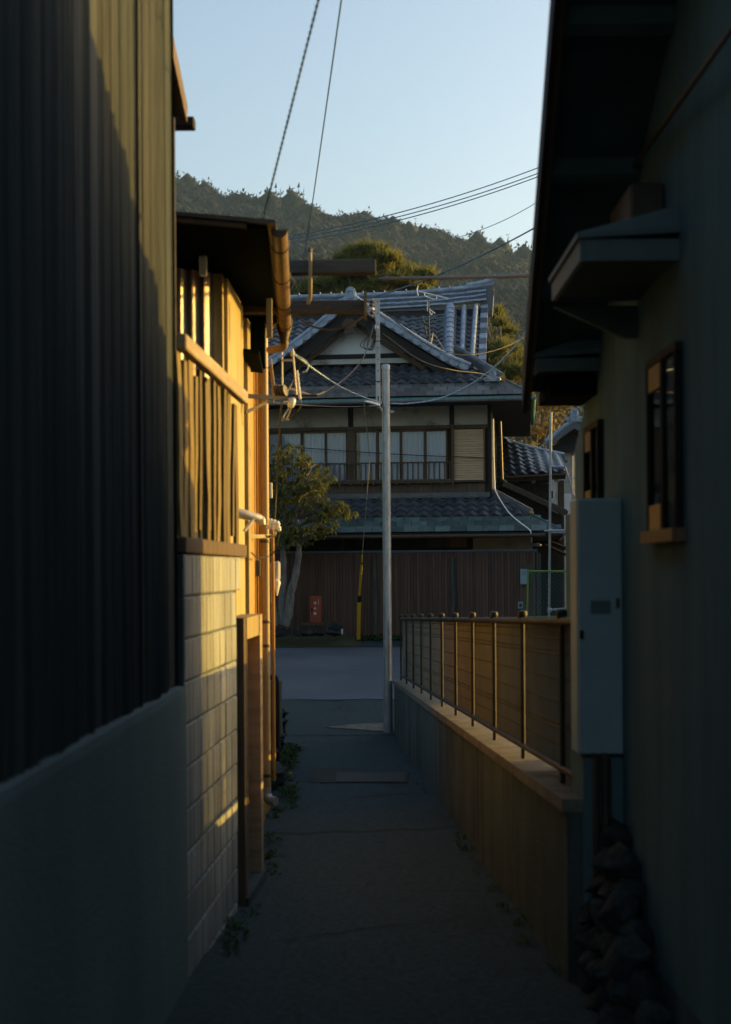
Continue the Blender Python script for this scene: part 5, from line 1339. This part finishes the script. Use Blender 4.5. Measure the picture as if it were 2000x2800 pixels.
for p,q,r in ((P(1566,1247,34),P(1566,1480,34),.022),(P(1571,1242,34.3),P(1571,1480,34.3),.022),(P(1546,1276,34),P(1574,1365,34),.022),(P(1555,1307,34),P(1590,1303,34),.02)):
    b=MB(); b.tube([p,q],r,7); b.build('tube',galv,sc2,smooth=True)

# ============================================================ neighbouring roofs on the right
NY=39.0
ng=thing('tiled_gatehouse','low tiled gatehouse roof with dark posts right of the big house','gatehouse',(P(1460,1500,NY).x,NY,.2))
def c3(x,y): return 1340+x/3.554,1080+y/3.554
ra=P(*c3(40,430),NY+1.6); rbp=P(*c3(150,458),NY+1.6); rc=P(*c3(690,600),NY+1.6); ea=P(*c3(60,790),NY); ec=P(*c3(735,745),NY)
z_r=lambda x: lerp(rbp.z,rc.z,max(0,min(1.2,(x-rbp.x)/(rc.x-rbp.x)))**.75)
b=MB(); b.v=[(ra.x-1,NY,ea.z),(ec.x,NY,ec.z),(rc.x,NY+1.6,rc.z),(rbp.x,NY+1.6,rbp.z),(ra.x-1,NY+1.6,rbp.z+.15),(ec.x,NY+3.2,ec.z),(ra.x-1,NY+3.2,ea.z),(ra.x-1,NY,ea.z-.1),(ec.x,NY,ec.z-.1)]
b.v=[(q[0],q[1],q[2]-.11) for q in b.v]; b.f=[(0,1,2,3,4),(4,3,2,5,6),(0,1,8,7)]; nr=b.build('roof',dark_wood,ng,fix=False)
nu=Vector((0,1.6,rbp.z-ea.z-.12)).normalized(); nl=1.75
for r in range(7):
    for c in range(12):
        x=ra.x-.6+c*.28; t=r/7; zt=lerp(ea.z+(ec.z-ea.z)*(x-ea.x)/(ec.x-ea.x),z_r(x) if x>rbp.x else rbp.z+.1,t)+.02
        if x+.2>lerp(ec.x,rc.x,t): continue
        inst('tile',tmesh,frame((x,NY+1.6*t-.03,zt),(1,0,-.05),nu,Vector((1,0,0)).cross(nu)),nr)
x=rbp.x-.8
while x<rc.x:
    z=lambda q:(z_r(q) if q>rbp.x else rbp.z+.06)
    b=MB(); b.tube([(x,NY+1.6,z(x)+.08),(x+.05,NY+1.6,z(x+.05)+.08),(x+.28,NY+1.6,z(x+.28)+.08)],[.07,.062,.06],8); b.build('ridge_tile',tile_lt,nr,smooth=True)
    b=MB(); b.hexa([(x,NY+1.5,z(x)-.12),(x+.27,NY+1.5,z(x+.27)-.12),(x+.27,NY+1.7,z(x+.27)-.12),(x,NY+1.7,z(x)-.12),(x,NY+1.52,z(x)+.04),(x+.27,NY+1.52,z(x+.27)+.04),(x+.27,NY+1.68,z(x+.27)+.04),(x,NY+1.68,z(x)+.04)]); b.build('ridge_course_tile',tile_m,nr)
    x+=.28
oni((rc.x+.02,NY+1.45,rc.z-.18),.22,tile_m,nr); 
b=MB(); b.tube([(ec.x-.45,NY+.1,ec.z+.14),(ec.x-.02,NY+.05,ec.z+.12)],.05,8); b.build('corner_tile',tile_lt,nr,smooth=True)
b=MB(); b.tube([(ra.x-1,NY-.05,ea.z-.08),(ec.x,NY-.05,ec.z-.08)],.04,8); b.build('gutter',gutter_brown,nr,smooth=True)
for px_ in (1412,1472,1535):
    q=P(px_,1400,NY+.5); b=MB(); b.box(q.x-.08,q.x+.08,NY+.45,NY+.6,0,ea.z-.1); b.build('post',gutter_brown if px_==1535 else dark_wood,ng)
b=MB(); b.box(ra.x-1,ec.x-.3,NY+.4,NY+.65,ea.z-.6,ea.z-.4); b.build('beam',dark_wood,ng)
b=MB(); b.box(ra.x-1,ec.x-.25,NY+1.6,NY+1.75,0,ea.z-.1); b.build('back_wall',dark_wood,ng)
q=P(1552,1380,NY+.3); b=MB(); b.box(q.x-.1,q.x+.5,NY+.9,NY+1.0,.2,P(1552,1345,NY).z); b.build('plaster_wing',plaster,ng)
for px_,py_ in ((1459,1312),(1523,1310)):
    q=P(px_,py_,NY+.2); b=MB(); b.box(q.x-.06,q.x+.06,NY+.2,NY+.26,q.z-.09,q.z+.09,bev=.02); b.build('beam_end',plaster_g,ng)
# lean-to with long sloping tin edge between them
lt_=thing('lean_to','dark lean-to roof sloping down to the right behind the scaffold tube','lean-to',(P(1450,1500,36.5).x,36.5,0.2))
a=P(1375,1312,36.5); c_=P(1552,1394,36.5)
b=MB(); b.hexa([(a.x,36.5,a.z-.05),(c_.x,36.5,c_.z-.05),(c_.x,38.4,c_.z+.0),(a.x,38.4,a.z+.0),(a.x,36.5,a.z),(c_.x,36.5,c_.z),(c_.x,38.4,c_.z+.05),(a.x,38.4,a.z+.05)]); b.build('roof',slate,lt_)
b=MB(); b.beam((a.x,36.48,a.z-.1),(c_.x,36.48,c_.z-.1),.05,.12); b.build('verge_board',dark_metal,lt_)
b=MB(); b.prism([(a.x,36.7,0),(c_.x-.1,36.7,0),(c_.x-.1,36.7,c_.z-.15),(a.x,36.7,a.z-.15)],(0,1.5,0)); b.build('wall',dark_wood,lt_)
b=MB(); b.tube([P(1500,1480,34),P(1600,1520,34)],.05,6); b.tube([P(1490,1490,34.2),P(1600,1540,34.2)],.04,6); b.build('timber',dark_wood,lt_)
# temple roof further right
TYm=50.
tp=thing('temple_roof','curved gable end of a bigger tiled roof at the stucco house edge','building',(P(1580,1400,TYm).x,TYm,.3))
pkp=P(1572,1152,TYm); l=[pkp,P(1545,1170,TYm),P(1520,1190,TYm),P(1494,1212,TYm)]
pts=curve(l,5); pts2=[Vector((2*pkp.x-p.x,p.y,p.z)) for p in pts]
b=MB()
for pp in (pts,pts2):
    k=len(b.v)
    for p in pp: b.v += [p,p+Vector((0,6,0)),p-Vector((0,0,.25)),p+Vector((0,6,-.25))]
    for i in range(len(pp)-1):
        q=k+4*i; b.f += [(q,q+1,q+5,q+4),(q,q+2,q+6,q+4),(q+2,q+3,q+7,q+6)]
b.build('roof',tile_m,tp,smooth=False,fix=False)
for i in range(len(pts)-1):
    b=MB(); b.tube([pts[i]+Vector((0,.05,.05)),pts[i+1]+Vector((0,.05,.05))],.09,8); b.build('verge_tile',tile_lt,tp,smooth=True)
b=MB(); b.prism([pkp+Vector((0,.5,-.4)),pts[-1]+Vector((.4,.5,-.2)),Vector((pts[-1].x+.4,TYm+.5,.3)),Vector((pts2[-1].x-.4,TYm+.5,.3)),pts2[-1]+Vector((-.4,.5,-.2))],(0,5,0)); b.build('wall',plaster_g,tp)
b=MB(); b.prism([pkp+Vector((0,.3,-.3)),pts[-1]+Vector((.3,.3,-.1)),pts2[-1]+Vector((-.3,.3,-.1))],(0,.1,0)); b.build('gable_board',dark_wood,tp)
b=MB(); z=P(1560,1225,TYm).z; b.box(pts[-1].x+.2,pts2[-1].x,TYm+.2,TYm+.4,z-.12,z+.12); b.build('tie_beam',dark_wood,tp)
oni((pkp.x,TYm-.05,pkp.z),.45,tile_lt,tp)

# ============================================================ aerials on the roof
def Z2(x,y,d): return HM@H(1100+x/4.274,740+y/4.274,d)
an=thing('tv_aerial','bent white tv aerial on a thin mast over the main roof','aerial',Z2(320,890,1.0))
b=MB(); b.tube([Z2(310,340,1.),Z2(325,890,1.0)],.012,6); b.build('mast',rust_rail,an)
b=MB(); b.tube([Z2(190,240,1.),Z2(535,325,1.)],.013,6); b.build('boom',porcelain,an)
b=MB(); b.tube(curve([Z2(185,178,1.),Z2(176,235,1.),Z2(188,292,1.)],4),.012,6); b.build('reflector',porcelain,an)
b=MB(); b.tube(curve([Z2(262,262,1.),Z2(275,300,1.),Z2(390,335,1.),Z2(405,298,1.)],4),.011,6); b.build('loop',porcelain,an)
b=MB(); b.tube([Z2(300,365,1.),Z2(296,475,1.)],.013,6); b.tube([Z2(318,450,1.),Z2(385,500,1.)],.012,6); b.tube(curve([Z2(318,470,1.),Z2(330,500,1.),Z2(345,518,1.),Z2(352,490,1.)],4),.01,6); b.build('director',porcelain,an)
b=MB(); b.tube([Z2(362,725,.9),Z2(335,880,.9)],.011,6); b.tube([Z2(362,725,.9),Z2(495,925,.9)],.006,5); b.build('stay',galv,an)
an2=thing('tv_aerial','broken rusty aerial leaning left of the white one on the main roof','aerial',Z2(310,890,.85))
b=MB(); b.tube([Z2(240,538,.85),Z2(318,890,.85)],.014,6); b.build('mast',rust_rail,an2)
b=MB(); b.tube([Z2(225,592,.85),Z2(330,660,.85),Z2(428,768,.85)],.012,6); b.build('boom',rust_rail,an2)
for k,(y0,y1,wd) in enumerate(((580,507,'uppermost'),(625,535,'second highest'),(672,565,'second lowest'),(700,615,'lowest'))):
    cable([Z2(-90,y0+20,.7),Z2(500,y1,1.3)],.011,blue_wire,wd+' of four thin blue wires stretched across the main roof tiles',group='blue wires over the main roof')

# ============================================================ trees behind
def tufts(mb,c,r,n,L,rnd,flat=1.0):
    for k in range(n):
        a=rnd.uniform(0,6.283); u=rnd.uniform(-.4,1); q=math.sqrt(max(0,1-u*u)); rr=rnd.random()**.4
        p=c+Vector((r[0]*q*math.cos(a)*rr,r[1]*q*math.sin(a)*rr,r[2]*u*rr))
        for j in range(4):
            d=Vector((rnd.uniform(-1,1),rnd.uniform(-1,1),rnd.uniform(.1,1.3))).normalized(); l=L*rnd.uniform(.6,1.3); sd=d.orthogonal().normalized()*l*.09
            if rnd.random()<.5: sd=d.cross(sd).normalized()*l*.09
            k0=len(mb.v); mb.v += [p-sd,p+sd,p+d*l]; mb.f.append((k0,k0+1,k0+2))
def leafy(mb,c,r,n,L,rnd):
    for k in range(n):
        a=rnd.uniform(0,6.283); u=rnd.uniform(-1,1); q=math.sqrt(max(0,1-u*u)); rr=rnd.random()**.45
        p=c+Vector((r[0]*q*math.cos(a)*rr,r[1]*q*math.sin(a)*rr,r[2]*u*rr)); d=Vector((rnd.uniform(-1,1),rnd.uniform(-1,1),rnd.uniform(-.8,.8))).normalized(); sd=d.orthogonal().normalized(); l=L*rnd.uniform(.6,1.3)
        k0=len(mb.v); mb.v += [p,p+d*l*.5+sd*l*.3,p+d*l,p+d*l*.5-sd*l*.3]; mb.f.append((k0,k0+1,k0+2,k0+3))
def bigtree(name,label,ells,Y,m,seed,fn,den,L,group='trees behind the tiled house',sub=5):
    rnd=random.Random(seed); s=Y/3800
    cx=sum(e[0] for e in ells)/len(ells); top=min(e[1] for e in ells)
    bx=P(cx,1500,Y).x; t=thing(name,label,'tree',(bx,Y+1,.3),group); mb=MB(); br=MB()
    for (x,y,rx,ry) in ells:
        for j in range(sub):
            dx=rnd.uniform(-.7,.7)*rx; dy=rnd.uniform(-.6,.6)*ry; Yy=Y+rnd.uniform(-1,2.5)
            c=P(x+dx,y+dy,Yy); r=(rx*s*rnd.uniform(.3,.55),rx*s*rnd.uniform(.35,.6),max(.22,ry*s*rnd.uniform(.25,.5)))
            fn(mb,c,r,int(den*r[0]*r[1]*rnd.uniform(.8,1.2))+8,L,rnd)
            base=Vector((bx,Y+1,max(2,c.z-2.2))); br.tube([base,base.lerp(c,.5)+Vector((0,0,-.1)),c],[.09,.06,.03],5)
    b=MB(); b.tube([(bx,Y+1,.2),(bx+.1,Y+1,3),(bx-.1,Y+1,P(cx,top,Y).z-1)],[.3,.24,.1],9); b.build('trunk',bark,t,smooth=True)
    br.build('branches',bark,t,fix=False); o=mb.build('crown',m,t,fix=False)
    return t
bigtree('pine_tree','broad golden green pine crown rising behind the gable ridge',[(1030,700,100,22),(970,718,70,22),(1080,728,90,28),(930,752,85,25),(1010,745,110,25),(1120,760,70,25),(890,790,100,22),(1150,785,90,18),(1000,780,150,20),(1060,800,120,30),(960,820,90,30),(860,830,90,40)],56,pine_m,41,tufts,165,.42)
bigtree('pine_tree','rounded golden pine standing right behind the main roof end',[(1345,875,45,25),(1365,905,55,30),(1385,950,60,35),(1420,985,50,40),(1360,985,60,50),(1400,1030,70,45),(1350,1060,70,40),(1440,1050,50,60)],52,pine_m,42,tufts,165,.40)
bigtree('autumn_tree','ochre autumn tree behind the low gatehouse roof',[(1440,1110,60,40),(1490,1120,60,45),(1520,1150,50,60),(1470,1180,70,50),(1430,1170,50,50),(1540,1100,40,50),(1400,1100,50,40),(1500,1220,80,40)],58,pine2_m,43,leafy,120,.26)
bigtree('bush_tree','dark bushy tree low between the house and the gatehouse',[(1400,1200,40,40),(1430,1220,50,40)],47,pine2_m,44,leafy,120,.2,sub=4)
bigtree('cedar_tree','dim dense tree left of the pine behind the house',[(800,800,60,30),(760,830,70,40),(850,800,50,25),(700,860,60,50)],60,forest_m,45,tufts,150,.45)

# ============================================================ wooded hill
RD=620.0
rp=[(-400,360),(100,350),(300,372),(397,400),(430,408),(460,415),(490,430),(520,436),(560,445),(580,442),(600,452),(640,460),(680,468),(700,466),(740,478),(760,484),(790,486),(815,480),(850,492),(880,492),(905,512),(940,516),(975,520),(1020,534),(1060,536),(1100,552),(1140,566),(1185,580),(1240,606),(1320,640),(1450,700),(1700,800),(2200,860)]
rpx=[q[0]*1.2315 for q in rp]; rpy=[q[1]*1.2315+30 for q in rp]
def ridge_z(X):
    px_=1000+X*3800/RD; py_=float(np.interp(px_,rpx,rpy)); return (1560-py_)/3800*RD+CZ
def hz_(X,Y):
    t=max(0,min(1.25,(Y-130)/(RD-130))); Xr=X*RD/max(Y,130.)**1.0 if Y>10 else X
    Xr=lerp(Xr,X,.35); zr=ridge_z(Xr); f=t**1.15 if t<=1 else 1-(t-1)*1.2
    n=noise.noise(Vector((X*.012,Y*.010,1.7)))*16+noise.noise(Vector((X*.03,Y*.025,5.)))*6
    return .2+zr*f+n*math.sin(math.pi*min(1,t))*.9
hxs=[-420+12*i for i in range(86)]; hys=[125+14*i for i in range(46)]
hl=grid('hill',hxs,hys,hz_,hill_m); tag(hl,'wooded hill rising behind the houses under the sky','hill')
rng=np.random.default_rng(5); 
bmx=bmesh.new(); bmesh.ops.create_icosphere(bmx,subdivisions=1,radius=.86); bv=np.array([v.co[:] for v in bmx.verts]); bfc=np.array([[v.index for v in f.verts] for f in bmx.faces]); bmx.free()
ico=[]; NL=120
for k in range(12):
    d=rng.normal(size=(NL,3)); d/=np.linalg.norm(d,axis=1)[:,None]; d[:,2]=np.abs(d[:,2])*.9-.25*(rng.random(NL)<.5); rad=rng.uniform(.72,1.12,NL)[:,None]
    lump=np.array([1+.35*noise.noise(Vector(q)*1.9+Vector((k*5.,0,0))) for q in d])[:,None]; c=d*rad*lump
    a=rng.normal(size=(NL,3)); a/=np.linalg.norm(a,axis=1)[:,None]; b2=np.cross(a,d); b2/=np.linalg.norm(b2,axis=1)[:,None]+1e-6
    sz=rng.uniform(.10,.21,NL)[:,None]; lv_=np.concatenate([c-a*sz,c+a*sz*.9+d*.05,c+b2*sz*.8-d*.04],1).reshape(-1,3)
    ico.append(np.concatenate([bv*lump.mean(),lv_]))
bfc=np.concatenate([bfc,np.arange(NL*3).reshape(-1,3)+len(bv)]); bv=ico[0]
V=[];Fc=[];nv=0; tot=0
rr_=random.Random(77)
cand=[]
for i in range(7600):
    Y=130+(RD+15-130)*rr_.random()**.62; px_=rr_.uniform(150,1750); X=(px_-1000)/3800*Y
    cand.append((X,Y))
for i in range(130):
    px_=150+1600*i/130+rr_.uniform(-9,9); Y=RD+rr_.uniform(-10,4); cand.append(((px_-1000)/3800*Y,Y,rr_.uniform(1.3,2.0)))
for i in range(460):
    px_=150+1600*i/460+rr_.uniform(-2,2); Y=RD+rr_.uniform(-14,6); cand.append(((px_-1000)/3800*Y,Y))
for q_ in cand:
    X,Y=q_[:2]; z=hz_(X,Y)-.3; s=rr_.uniform(1.4,3.9)*(q_[2] if len(q_)>2 else 1)*(1.25 if rr_.random()<.08 else 1); hgt=rr_.uniform(.85,1.5)
    if rr_.random()<.06: hgt*=1.25; s*=.85
    v=ico[rr_.randrange(10)]*np.array([s,s,s*hgt])+np.array([X,Y,z+s*hgt*.45]); V.append(v); Fc.append(bfc+nv); nv+=len(bv)
V=np.concatenate(V); Fc=np.concatenate(Fc)
me=bpy.data.meshes.new('forest'); me.vertices.add(len(V)); me.vertices.foreach_set('co',V.ravel()); me.loops.add(Fc.size); me.loops.foreach_set('vertex_index',Fc.ravel()); me.polygons.add(len(Fc)); me.polygons.foreach_set('loop_start',np.arange(0,Fc.size,3)); me.polygons.foreach_set('loop_total',np.full(len(Fc),3)); me.update(); me.validate(); me.materials.append(forest_m)
fo=bpy.data.objects.new('forest',me); COL.objects.link(fo); tag(fo,'dark mixed forest covering the far hillside','forest',kind='stuff')

# ============================================================ houses outside the frame; the right-hand ones are added to block the sun
def plain_house(x0,x1,y0,y1,h,label):
    t=thing('unseen_house',label,'house',((x0+x1)/2,y0,0)); b=MB(); b.box(x0,x1,y0,y1,-1,h); b.build('wall',stucco,t)
    b=MB(); m=(y0+y1)/2; b.prism([(x0-.5,y0-.6,h),(x0-.5,m,h+1.8),(x0-.5,y1+.6,h)],(x1-x0+1,0,0)); b.build('roof',tile_m,t)
    b=MB(); b.box(x0-.02,x0-.001,m-1,m+1,h*.5,h*.5+1.1); b.build('window',dark_metal,t)
plain_house(9.5,17,20.5,27.4,7.6,'unseen grey stucco two storey house added right of the street to shade the pole and road')
plain_house(12,18,40.5,48,9.0,'unseen taller grey house added to shade the gatehouse roof')
plain_house(9.5,15,28.2,33.6,3.3,'unseen low grey garage added to keep sun off the far road')
plain_house(-16,-6.5,14,30,5.0,'low grey house left of the street behind the clad house')

# ============================================================ haze
HZ=True
if HZ:
    b=MB(); b.box(-520,520,-70,830,-3,185); hm=bpy.data.materials.new('haze'); hm.use_nodes=True; t=hm.node_tree; t.nodes.clear()
    pv=t.nodes.new('ShaderNodeVolumePrincipled'); pv.inputs['Density'].default_value=.00017; pv.inputs['Color'].default_value=(.42,.66,1.0,1); pv.inputs['Anisotropy'].default_value=.2
    o2=t.nodes.new('ShaderNodeOutputMaterial'); t.links.new(pv.outputs[0],o2.inputs['Volume'])
    hz_o=b.build('haze',hm,None); hz_o.location=(0,0,0); hz_o.data.transform(Matrix.Translation(ORG[hz_o])); tag(hz_o,'thin pale evening haze filling the air toward the hill','haze',kind='stuff')
